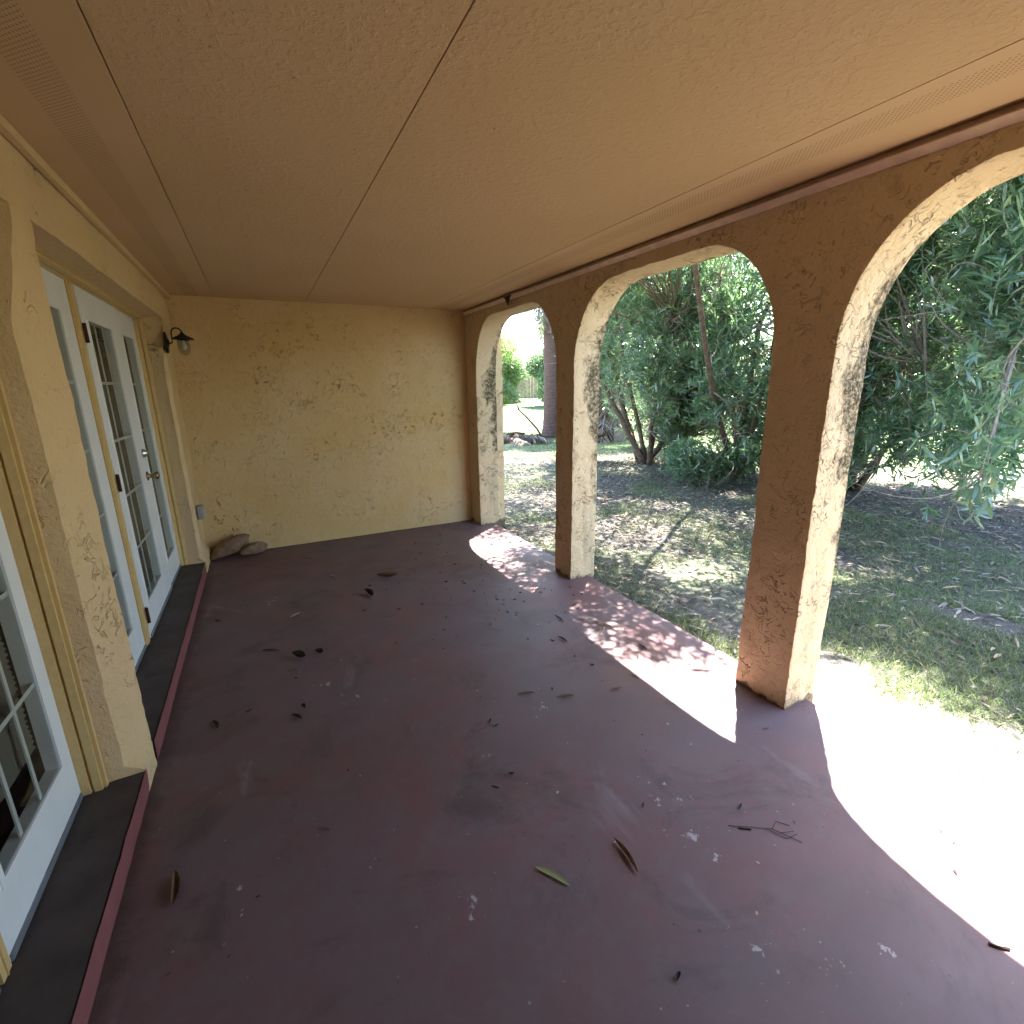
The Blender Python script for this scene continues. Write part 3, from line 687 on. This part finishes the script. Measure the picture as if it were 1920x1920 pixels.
oleander('oleander_bush', (9.8, 2.0, G0), [((7.2, 2.15, 3.0), (1.9, 1.1, 1.6), 1700), ((6.4, 2.35, 4.0), (1.5, .9, .6), 900, 7), ((10.0, 2.6, 3.6), (2.0, 2.2, 2.2), 1500), ((7.7, 2.5, 2.0), (1.5, .8, .8), 700), ((5.2, 2.6, 3.9), (1.1, .6, .35), 900, 5), ((4.95, 1.8, 3.8), (.8, .6, .3), 620, 5), ((6.1, 1.95, 2.6), (.9, .6, 1.0), 560), ((6.7, 2.3, 1.1), (1.2, .5, .5), 130)],
         'arching oleander whose lit sprays hang low at the outer edge of the nearest arch', 6, stem_r=.06, dead=30,
         sprays=[((7.2, 2.4, 2.2), (6.0, 2.15, .75)), ((7.0, 2.3, 2.3), (5.6, 1.98, .95)), ((6.8, 2.3, 2.2), (5.2, 1.86, 1.05)), ((7.4, 2.7, 2.1), (6.5, 2.6, .65)), ((7.2, 2.3, 2.2), (5.3, 1.84, .7)),
                 ((6.6, 2.2, 2.4), (4.9, 1.72, 1.15)), ((7.8, 2.9, 2.0), (7.1, 2.8, .9)), ((7.2, 2.3, 2.2), (5.9, 2.05, .45)), ((6.2, 2.1, 2.4), (4.7, 1.66, .85)), ((6.4, 2.3, 2.3), (5.6, 2.15, 1.3)), ((6.6, 2.3, 2.2), (5.8, 2.1, 1.1)),
                 ((6.9, 2.5, 2.0), (6.2, 2.35, .9)), ((6.4, 2.2, 2.3), (5.1, 1.78, .5)), ((6.0, 2.1, 2.4), (4.9, 1.70, .65))])

# ------------------------------------------------------------------ palms
def frond(parts, base, az, length, elev, droop, n=38, ll=.55, lw=.035, col_rach=None):
    base = np.array(base, float); h = np.array([math.cos(az), math.sin(az), 0.]); p = base.copy(); e = elev; pts = [p.copy()]; dirs = []
    N = 14
    for i in range(N):
        d = h * math.cos(e) + np.array([0, 0, math.sin(e)]); p = p + d * length / N; pts.append(p.copy()); dirs.append(d); e -= droop / N * (1 + i / N)
    if col_rach is not None: col_rach.tube([tuple(q) for q in pts], [.028 * (1 - .85 * i / N) for i in range(N + 1)], 5)
    pts = np.array(pts); B = []; D = []; Nn = []
    for k in range(n):
        t = .22 + .78 * k / n; j = min(N - 1, int(t * N)); b = pts[j] + (pts[j + 1] - pts[j]) * (t * N - j); d = dirs[j]
        s = np.cross(d, [0, 0, 1.]); s /= np.linalg.norm(s) + 1e-9; up = np.cross(s, d)
        for sg in (-1, 1): B.append(b); D.append(d * .75 + s * sg * .8 + up * .15 + np.array([0, 0, -.35]) + .12 * rng.normal(size=3)); Nn.append(up + .2 * rng.normal(size=3))
    B, D, Nn = map(np.array, (B, D, Nn)); tt = np.repeat(np.linspace(.2, 1, n), 2)
    parts.append(leaf_arrays(B, D, Nn, ll * np.sin(np.pi * np.clip(tt * .9 + .08, 0, 1)) * rng.uniform(.8, 1.1, len(tt)) + .08, lw, .25))
def palm(base, height, r, label, green=22, dead=10, skirt=0):
    t = thing('palm_tree', base, label, 'palm'); b = np.array(base, float)
    m = MB(); n = 40
    pts = [(b[0] + .05 * math.sin(i * .13), b[1] + .04 * math.cos(i * .11), b[2] - .1 + (height + .1) * i / (n - 1)) for i in range(n)]
    m.tube(pts, [r * (1.25 - .25 * min(1, i / 4)) * (1 + .02 * (-1) ** i) for i in range(n)], 18)
    obj('trunk', m, 'palmbark', t, smooth=True, disp=lambda p: wob(p, .03))
    top = np.array(pts[-1]); parts = []; ra = MB()
    for k in range(green): frond(parts, top + rng.normal(0, .06, 3), k * 2.4 + rng.normal(0, .2), rng.uniform(2.1, 2.8), rng.uniform(.1, 1.2), rng.uniform(1.3, 2.0), col_rach=ra)
    obj('crown', join(parts), 'palmleaf', t)
    parts = []
    for k in range(dead): frond(parts, top + np.array([0, 0, -.15]), k * 2.4 + .7, rng.uniform(1.5, 2.2), rng.uniform(-1.35, -.8), .4, 30, .45, .03, ra)
    for k in range(skirt):
        z = b[2] + rng.uniform(.45, height); a = rng.uniform(0, 6.28)
        frond(parts, np.array([b[0], b[1], z]) + np.array([math.cos(a), math.sin(a), 0]) * r, a, rng.uniform(1.0, 1.9), rng.uniform(-1.2, -.2), rng.uniform(.5, 1.2), 26, .48, .034, ra)
    obj('frond_stalks', ra, 'twig', t)
    if parts: obj('dead_fronds', join(parts), 'deadfrond', t)
    return t
palm((8.36, 13.8, float(gz(8.36, 13.8))), 5.2, .29, 'tall palm with a ringed pinkish brown trunk seen through the farthest arch', 34, 10)
palm((9.55, 12.5, float(gz(9.55, 12.5))), 5.5, .24, 'palm wrapped in grey dead fronds behind the first column', 26, 12, 110)

# debris pile, broken branch, tub and block
pz = float(gz(6.6, 13.1)); parts = []
m = MB(); m.grid(lambda u, w: (6.65 + .75 * w * math.cos(u), 13.1 + .55 * w * math.sin(u), pz - .03 + .26 * (1 - w * w) * (1 + .3 * math.sin(3 * u))), lin(0, 2 * math.pi, 28), lin(0, 1, 8))
dp = thing('yard_debris_pile', (6.65, 13.1, pz), 'low heap of brown dead palm fronds by the palm foot', 'debris')
obj('heap', m, M_plain('brown_frond_heap', (.11, .07, .05), .95, .2, 0, .4, 12, .8), dp, smooth=True, weld=.001, disp=lambda p: wob(p, .03))
for k in range(44): frond(parts, (6.65 + rng.normal(0, .3), 13.1 + rng.normal(0, .22), pz + .12 + rng.random() * .12), rng.uniform(0, 6.28), rng.uniform(.5, 1.0), rng.uniform(.0, .35), .8, 14, .3, .035)
obj('fronds', join(parts), 'litter', dp)
m = MB(); bz = float(gz(7.7, 13.1))
m.tube([(7.72, 13.1, bz - .05), (7.45, 13.15, .28), (7.1, 13.2, .66), (6.86, 13.2, .86)], [.04, .034, .028, .024], 7); m.tube([(6.86, 13.2, .86), (6.80, 13.2, 1.02), (6.62, 13.2, 1.2), (6.55, 13.2, 1.3)], [.028, .016, .012, .006], 6)
m.tube([(7.3, 13.17, .45), (7.36, 13.2, .8), (7.2, 13.2, 1.05)], [.012, .009, .004], 5); m.tube([(7.0, 13.2, .75), (7.1, 13.25, 1.0)], [.010, .004], 5)
solo('broken_branch', m, 'bark', (7.72, 13.1, bz), 'broken bare branch leaning out beside the palm trunk', 'branch', smooth=True)
tb = MB(); z0 = float(gz(8.9, 11.8))
tb.lathe([(0, 0), (.26, 0), (.30, .10), (.34, .30), (.35, .36), (.33, .36), (.30, .28), (.24, .04), (0, .04)], (0, 0, 0), 24)
Rm = Matrix.Translation((8.86, 11.9, z0 + .12)) @ Matrix.Rotation(R(-24), 4, 'Y') @ Matrix.Rotation(R(20), 4, 'X')
tb.v = [tuple(Rm @ (Vector(p) * .85)) for p in tb.v]
solo('plastic_tub', tb, 'redbrown', (8.86, 11.9, z0), 'tipped reddish brown tub on the ground by the dead fronds', 'tub', smooth=True)
m = MB(); z0 = float(gz(9.35, 11.7)); m.box(9.14, 9.50, 11.6, 11.82, z0 - .02, z0 + .38, .012)
for k in range(2): m.box(9.18 + .16 * k, 9.30 + .16 * k, 11.66, 11.76, z0 + .375, z0 + .384)
solo('concrete_block', m, 'block', (9.32, 11.7, z0), 'grey brown concrete block standing beside the reddish tub', 'block')

# ------------------------------------------------------------------ fences, far shrubs, trees, house
def fence(name, a, b, label, h=1.8):
    a, b = np.array(a, float), np.array(b, float); t = thing(name, (a[0], a[1], float(gz(*a))), label, 'fence')
    L = np.linalg.norm(b - a); u = (b - a) / L; nn = np.array([-u[1], u[0]]); n = int(L / .145)
    m = MB()
    for i in range(n):
        p = a + u * .145 * i; z = float(gz(*p)); hh = h + rng.normal(0, .012)
        q = [p + u * .006, p + u * .138]; v = []
        for zz in (z + .06, z + hh):
            for k in (0, 1):
                for o in (0, .018): v.append((*(q[k] + nn * (o + .004 * (i % 2))), zz))
        m.add(v, [(0, 1, 5, 4), (2, 6, 7, 3), (0, 4, 6, 2), (1, 3, 7, 5), (4, 5, 7, 6)])
    obj('boards', m, 'fencewood', t)
    for i in range(int(L / 2.4) + 1):
        p = a + u * 2.4 * i - nn * .07; z = float(gz(*p)); m = MB(); m.box(p[0] - .05, p[0] + .05, p[1] - .05, p[1] + .05, z - .1, z + h + .06, .008); obj('post', m, 'fencewood', t)
    return t
fence('wooden_fence', (24.5, 33.5), (2., 33.5), 'long weathered board fence at the far end of the lawn')
fence('wooden_fence', (24.5, -2.), (24.5, 33.), 'weathered board fence beyond the oleanders, glimpsed through the nearest arch')

def tree(name, base, h, crown_r, n, leaf, L, W, label, cat, group=None, trunk_r=.12, low=.25):
    b = np.array(base, float); t = thing(name, tuple(b), label, cat, group)
    m = MB(); top = b + np.array([rng.normal(0, .2), rng.normal(0, .2), h * .85]); m.tube(bezier(b - [0, 0, .1], top, rng.normal(0, .15, 3), 9), [trunk_r * (1.2 - i * .12) for i in range(9)], 8)
    C = []
    for k in range(9):
        z = b[2] + h * rng.uniform(low, .92); a = rng.uniform(0, 6.28); rr = crown_r * rng.uniform(.2, .75)
        c = np.array([b[0] + rr * math.cos(a), b[1] + rr * math.sin(a), z]); C.append((c, crown_r * rng.uniform(.42, .62)))
        s = b + (top - b) * np.clip((z - b[2]) / (h * .95) * .7, .1, .9); m.tube(bezier(s, c, (0, 0, .1), 6), [trunk_r * .45 * (1 - i * .15) for i in range(6)], 6)
    obj('trunk', m, 'bark', t, smooth=True)
    P = []
    for (c, r) in C:
        k = n // 9; u = unit(k); rad = r * rng.random((k, 1)) ** .4; P.append(c + u * rad * np.array([1, 1, .85]))
    P = np.concatenate(P); D = P - (b + [0, 0, h * .4]); D /= np.linalg.norm(D, axis=1, keepdims=True); D = D + .9 * unit(len(P)) + np.array([0, 0, -.2])
    N = np.array([0, 0, 1.]) + .8 * unit(len(P))
    obj('crown', leaf_arrays(P, D, N, L * rng.uniform(.6, 1.2, len(P)), W * rng.uniform(.7, 1.2, len(P)), .15, 2), leaf, t)
    return t
def gpos(x, y): return (x, y, float(gz(x, y)))
tree('garden_shrub', gpos(12.6, 29.0), 4.5, 2.0, 16000, 'shrubleaf', .17, .08, 'yellow green shrub before the far fence, seen through the farthest arch', 'shrub', None, .07, .02)
tree('garden_shrub', gpos(15.3, 31.2), 3.8, 1.9, 14000, 'mintleaf', .17, .08, 'lower pale shrub tight against the far board fence beside the yellow green one', 'shrub', None, .07, .02)
tree('garden_shrub', gpos(15.6, 26.5), 5.6, 1.8, 17000, 'mintleaf', .17, .08, 'tall grey green shrub standing forward of the far fence near the palm', 'shrub', None, .07, .10)
tree('garden_shrub', gpos(10.2, 27.5), 4.4, 1.9, 13000, 'treeleaf', .17, .08, 'dark green shrub at the end of the lawn, partly hidden by the end wall', 'shrub', None, .07, .02)
TG = 'trees beyond the fences'
far = [(8, 40, 9, 3.0), (27, 40, 11, 3.4), (29, 33, 10, 3.6), (28.5, 25, 11, 3.8), (28.5, 18, 10, 3.6), (28.5, 12, 11, 3.8), (28.5, 6.5, 10, 3.6), (28.5, 1., 10, 3.6)]
for i, (x, y, h, r) in enumerate(far):
    inn = x < 20 and y < 30
    tree('leafy_tree', gpos(x, y), h, r, 8000, 'treeleaf', .34, .15, 'green leafy tree standing inside the board fence behind the oleanders' if inn else 'tall green tree standing beyond the board fence', 'tree', 'trees inside the fence' if inn else TG, .18, .12 if inn else .2)
hs = thing('neighbour_house', (19.5, 62, .5), 'pale neighbouring house with a brown roof far beyond the lawn', 'house')
m = MB(); m.box(20, 32, 60, 68, .2, 5.0); obj('wall', m, 'housewall', hs)
m = MB(); m.add([(19.4, 59.4, 5.0), (32.6, 59.4, 5.0), (32.6, 68.6, 5.0), (19.4, 68.6, 5.0), (19.4, 64, 7.6), (32.6, 64, 7.6)], [(0, 1, 5, 4), (2, 3, 4, 5), (0, 4, 3), (1, 2, 5), (0, 3, 2, 1)]); obj('roof', m, 'shingle', hs)
m = MB(); m.box(21.5, 23, 59.94, 59.99, 2.2, 3.8); obj('window', m, 'glass', hs)

# ------------------------------------------------------------------ lawn, litter
def nz(p, s, o=0.): return np.array([noise.noise(Vector((x * s + o, y * s, o))) for x, y in p])
def scatter(n, x0, x1, y0, y1):
    p = np.stack([rng.uniform(x0, x1, n), rng.uniform(y0, y1, n)], 1); return p
# grass
P = np.concatenate([scatter(120000, 2.36, 7.5, -.4, 9.), scatter(26000, 2.36, 4.6, -.2, 2.6), scatter(50000, 3.5, 11., 8., 15.)])
n1 = nz(P, .75) + .5 * nz(P, 2.2, 3.)
bush = np.minimum.reduce([np.hypot(P[:, 0] - a, P[:, 1] - b) for a, b in ((7.3, 7.8), (8.5, 6.0), (9.2, 4.5))])
keep = n1 + np.clip((bush - 2.2) * .35, -.9, .25) - .36 * np.clip((P[:, 1] - 1.9) / 1.2, 0, 1) * (P[:, 1] < 10) > -.10 + .25 * rng.random(len(P))
bare = (P[:, 1] < 1.7) & (P[:, 0] < 3.0 + .7 * np.clip(1.2 - P[:, 1], 0, 1.2) * .55 + .35 * nz(P, 1.9, 8.))
keep &= ~bare | (rng.random(len(P)) < .05)
P = P[keep]; N = len(P); base = np.stack([P[:, 0], P[:, 1], gz(P[:, 0], P[:, 1]) - .006], 1)
D = np.stack([rng.normal(0, .75, N), rng.normal(0, .75, N), rng.uniform(.35, 1.1, N)], 1)
V, F = leaf_arrays(base, D, unit(N), rng.uniform(.035, .085, N), rng.uniform(.0035, .0065, N), .35, 2)
props(obj('grass', (V, F), 'grass'), 'thin green grass over the lawn outside the arches', 'grass', None, 'stuff')
# litter
P = np.concatenate([scatter(30000, 2.4, 9.5, .4, 9.5), scatter(7000, 5.5, 11., 8., 13.5)])
bush = np.minimum.reduce([np.hypot(P[:, 0] - a, P[:, 1] - b) for a, b in ((7., 7.), (6.6, 5.5), (8.4, 5.0), (6.5, 3.4), (5.0, 5.2))])
P = P[(rng.random(len(P)) < np.exp(-np.clip(bush - 1.3, 0, 9) * .55)) & ~((P[:, 0] < 3.2) & (P[:, 1] < 1.8))]; N = len(P)
base = np.stack([P[:, 0], P[:, 1], gz(P[:, 0], P[:, 1]) + rng.uniform(.0, .03, N)], 1)
a = rng.uniform(0, 6.28, N); D = np.stack([np.cos(a), np.sin(a), rng.normal(.05, .22, N)], 1); Nn = np.array([0, 0, 1.]) + .45 * unit(N)
V, F = leaf_arrays(base, D, Nn, rng.uniform(.05, .14, N), rng.uniform(.010, .022, N), .2, 3)
props(obj('leaf_litter', (V, F), 'litter'), 'grey brown dead oleander leaves covering the soil under the bushes', 'leaf litter', None, 'stuff')

# ------------------------------------------------------------------ leaves and twigs on the porch floor
def floor_leaf(a, b, w, material, label, group=None, curl=.25, lift=.004, name='fallen_leaf', cat='leaf'):
    a, b = np.array([*a, 0.]), np.array([*b, 0.]); d = b - a; L = np.linalg.norm(d); d /= L; s = np.array([-d[1], d[0], 0]); m = MB(); v = []
    n = 9
    for i in range(n):
        t = i / (n - 1); ww = w * (math.sin(math.pi * min(1, t * .93 + .035)) ** .75) * .5
        c = a + d * L * t + s * .05 * L * math.sin(math.pi * t); z = lift + curl * w * (t - .5) ** 2 * 2
        v += [c - s * ww + [0, 0, z + curl * ww * 1.6], c + [0, 0, z], c + s * ww + [0, 0, z + curl * ww * 1.6]]
    f = []
    for i in range(n - 1): f += [(3 * i, 3 * i + 1, 3 * i + 4, 3 * i + 3), (3 * i + 1, 3 * i + 2, 3 * i + 5, 3 * i + 4)]
    return solo(name, m.add(v, f), material, (*(a[:2]), 0), label, cat, group, smooth=True)
floor_leaf((.646, 1.155), (.713, 1.05), .021, 'drygreen', 'pale green oleander leaf lying flat on the bare floor', None, .15)
floor_leaf((.947, 1.12), (.937, .979), .018, 'dryleaf', 'long curled brown leaf near the pale green one', None, .9, .002)
floor_leaf((-.453, 1.70), (-.444, 1.567), .024, 'dryleaf', 'curled brown leaf near the red edge of the nearest step', None, 1.1, .002)
floor_leaf((-.18, 3.2), (-.08, 3.15), .016, 'blackleaf', 'narrow blackened leaf between the far door step and the cup shaped leaf', None, .4)
floor_leaf((-.01, 3.03), (.06, 2.96), .036, 'blackleaf', 'cup shaped dark dry leaf in the middle of the floor', None, 1.3)
floor_leaf((.12, 3.01), (.165, 2.975), .028, 'blackleaf', 'small crumpled dark leaf beside the cup shaped one', None, 1.2)
floor_leaf((.57, 3.81), (.61, 3.67), .036, 'blackleaf', 'curled dark leaf with a pale tip halfway to the end wall', None, 1.4)
floor_leaf((.73, 4.09), (.88, 4.01), .038, 'dryleaf', 'larger curled brown leaf nearest the end wall', None, 1.3)
floor_leaf((1.87, 2.53), (1.94, 2.38), .018, 'dryleaf', 'tan leaf lying in the dappled sun before the middle arch', None, .7)
floor_leaf((1.82, 2.38), (1.89, 2.43), .014, 'dryleaf', 'short tan leaf crossing below the longer one in the dappled sun', None, .5)
floor_leaf((1.03, 2.04), (1.12, 2.01), .016, 'dryleaf', 'brown leaf pair member farther from the arches', None, .8)
floor_leaf((1.20, 1.92), (1.29, 1.89), .017, 'dryleaf', 'brown leaf pair member nearer to the arches', None, .8)
floor_leaf((1.49, 1.84), (1.56, 1.83), .013, 'dryleaf', 'short brown leaf just inside the sunlit wedge of floor', None, .6)
floor_leaf((1.93, 2.18), (1.94, 2.06), .018, 'blackleaf', 'dark leaf across the dappled strip of sun', None, .7)
floor_leaf((1.55, 2.47), (1.56, 2.37), .015, 'blackleaf', 'dark leaf just inside the dappled strip', None, .7)
floor_leaf((1.69, 2.74), (1.69, 2.62), .014, 'blackleaf', 'thin dark leaf before the first column', None, .6)
floor_leaf((-.40, 2.56), (-.375, 2.48), .020, 'blackleaf', 'dark leaf flake near the pier between the doors', None, .4)
floor_leaf((-.05, 2.42), (-.005, 2.36), .020, 'blackleaf', 'dark broken leaf lying nearer the viewer than the cup shaped one', None, .8)
floor_leaf((.0, 2.47), (.02, 2.45), .016, 'blackleaf', 'tiny upright dark leaf scrap by the broken leaf', None, 1.6)
floor_leaf((.37, 4.33), (.41, 4.23), .02, 'paleleaf', 'pale dry leaf toward the end wall', None, .6)
floor_leaf((.01, 3.60), (.08, 3.65), .016, 'paleleaf', 'pale curled leaf lying beyond the cup shaped dark leaf', None, .8)
def twig(pts, label, r=.0011, mt='blackleaf'):
    m = MB()
    for p in pts: m.tube([(x, y, z) for x, y, z in p], r, 5)
    return solo('fallen_twig', m, mt, (*pts[0][0][:2], 0), label, 'twig')
twig([[(1.36, .97, .002), (1.43, .925, .004), (1.49, .885, .004), (1.535, .80, .003)], [(1.49, .885, .004), (1.53, .90, .005), (1.56, .865, .003)], [(1.47, .90, .004), (1.50, .835, .003), (1.55, .83, .004)], [(1.505, .86, .004), (1.545, .84, .008)]], 'tangled thin dark twig on the floor before the nearest arch')
twig([[(1.385, .945, .003), (1.42, .92, .003)]], 'short straight dark twig stub by the tangled twig', .0035)
twig([[(1.70, .345, .004), (1.715, .325, .004), (1.735, .31, .005)]], 'small dark knotted twig at the outer edge of the floor', .004)
sg = 'small dark leaf scraps on the porch floor'
protos = []
for k in range(3):
    w = (.007, .009, .006)[k]; o = floor_leaf((3.5, 3.0), (3.5 + (.03, .022, .045)[k], 3.0), w, ('blackleaf', 'blackleaf', 'dryleaf')[k], 'tiny dark leaf scrap lying on the maroon floor', sg, .9, .002, 'leaf_scrap', 'leaf scrap'); protos.append(o)
first = set()
cnt = 0
while cnt < 130:
    if rng.random() < .55: x, y = rng.normal(1.35, .42), rng.normal(3.3, .75)
    else: x, y = rng.uniform(-.5, 2.1), rng.uniform(.5, 5.2)
    if not (-.5 < x < 2.12 and .45 < y < 5.3): continue
    k = rng.integers(3)
    if k not in first: o = protos[k]; first.add(k)
    else: o = protos[k].copy(); COL.objects.link(o)
    o.location = (x, y, 0.0005); o.rotation_euler = (0, 0, rng.uniform(0, 6.28)); s = rng.uniform(.5, 1.35); o.scale = (s, s, s); cnt += 1
pg = 'pale paint chips on the porch floor'
m = MB(); m.add([(0, 0, .003), (.009, .001, .002), (.013, .006, .003), (.006, .010, .004), (.0, .006, .002)], [(0, 1, 2, 3, 4)])
pp = solo('paint_chip', m, 'paleleaf', (0, 0, 0), 'tiny pale chip lying on the maroon floor', 'chip', pg)
for i, (x, y) in enumerate([(.47, 4.1)] + [(rng.uniform(-.3, 1.9), rng.uniform(.6, 4.8)) for _ in range(26)]):
    o = pp if i == 0 else pp.copy()
    if i: COL.objects.link(o)
    o.location = (x, y, 0); o.rotation_euler = (0, 0, rng.uniform(0, 6.28)); s = rng.uniform(.4, 1.1); o.scale = (s, s, s)
floor_leaf((2.9, 2.45), (3.02, 2.40), .03, 'paleleaf', 'pale fallen leaf on the grass outside the middle arch', None, .5, .02).location.z = G0 + .03

# ------------------------------------------------------------------ light
w = bpy.data.worlds.new('World'); sc.world = w; w.use_nodes = True
nt = w.node_tree; bg = nt.nodes['Background']
sky = nt.nodes.new('ShaderNodeTexSky'); sky.sky_type = 'NISHITA'; sky.sun_disc = False
sky.sun_elevation = SUN_EL; sky.sun_rotation = SUN_AZ; sky.dust_density = 1.2; sky.ozone_density = 1.0
nt.links.new(sky.outputs[0], bg.inputs[0]); bg.inputs[1].default_value = .12
sl = bpy.data.lights.new('sun', 'SUN'); sl.energy = 5.0; sl.angle = R(.53); sl.color = (1, .95, .87)
so = bpy.data.objects.new('sun', sl); COL.objects.link(so)
sd = Vector((-math.sin(SUN_AZ) * math.cos(SUN_EL), -math.cos(SUN_AZ) * math.cos(SUN_EL), -math.sin(SUN_EL)))
so.rotation_euler = sd.to_track_quat('-Z', 'Y').to_euler(); so.location = (6, 5, 12)

# ------------------------------------------------------------------ camera
yaw, pit, rol, fpx = .462494, .253586, -.015571, 923.48
f = Vector((math.sin(yaw) * math.cos(pit), math.cos(yaw) * math.cos(pit), -math.sin(pit))); r = Vector((math.cos(yaw), -math.sin(yaw), 0)); u = r.cross(f)
r2 = r * math.cos(rol) + u * math.sin(rol); u2 = -r * math.sin(rol) + u * math.cos(rol)
cd = bpy.data.cameras.new('camera'); cd.sensor_width = 36; cd.lens = 36 * fpx / 1920; cd.clip_end = 1000; cd.clip_start = .02
co = bpy.data.objects.new('camera', cd); COL.objects.link(co)
M4 = Matrix((r2, u2, -f)).transposed().to_4x4(); M4.translation = (0, 0, 1.6); co.matrix_world = M4
sc.camera = co
sc.view_settings.view_transform = 'Standard'; sc.view_settings.look = 'None'; sc.view_settings.gamma = 1; sc.view_settings.use_curve_mapping = False
sc.view_settings.exposure = 3.7
c = sc.cycles; c.max_bounces = 10; c.diffuse_bounces = 4; c.glossy_bounces = 3; c.transmission_bounces = 4; c.transparent_max_bounces = 10
c.use_denoising = True; c.sample_clamp_indirect = 6.; c.caustics_reflective = False; c.caustics_refractive = False
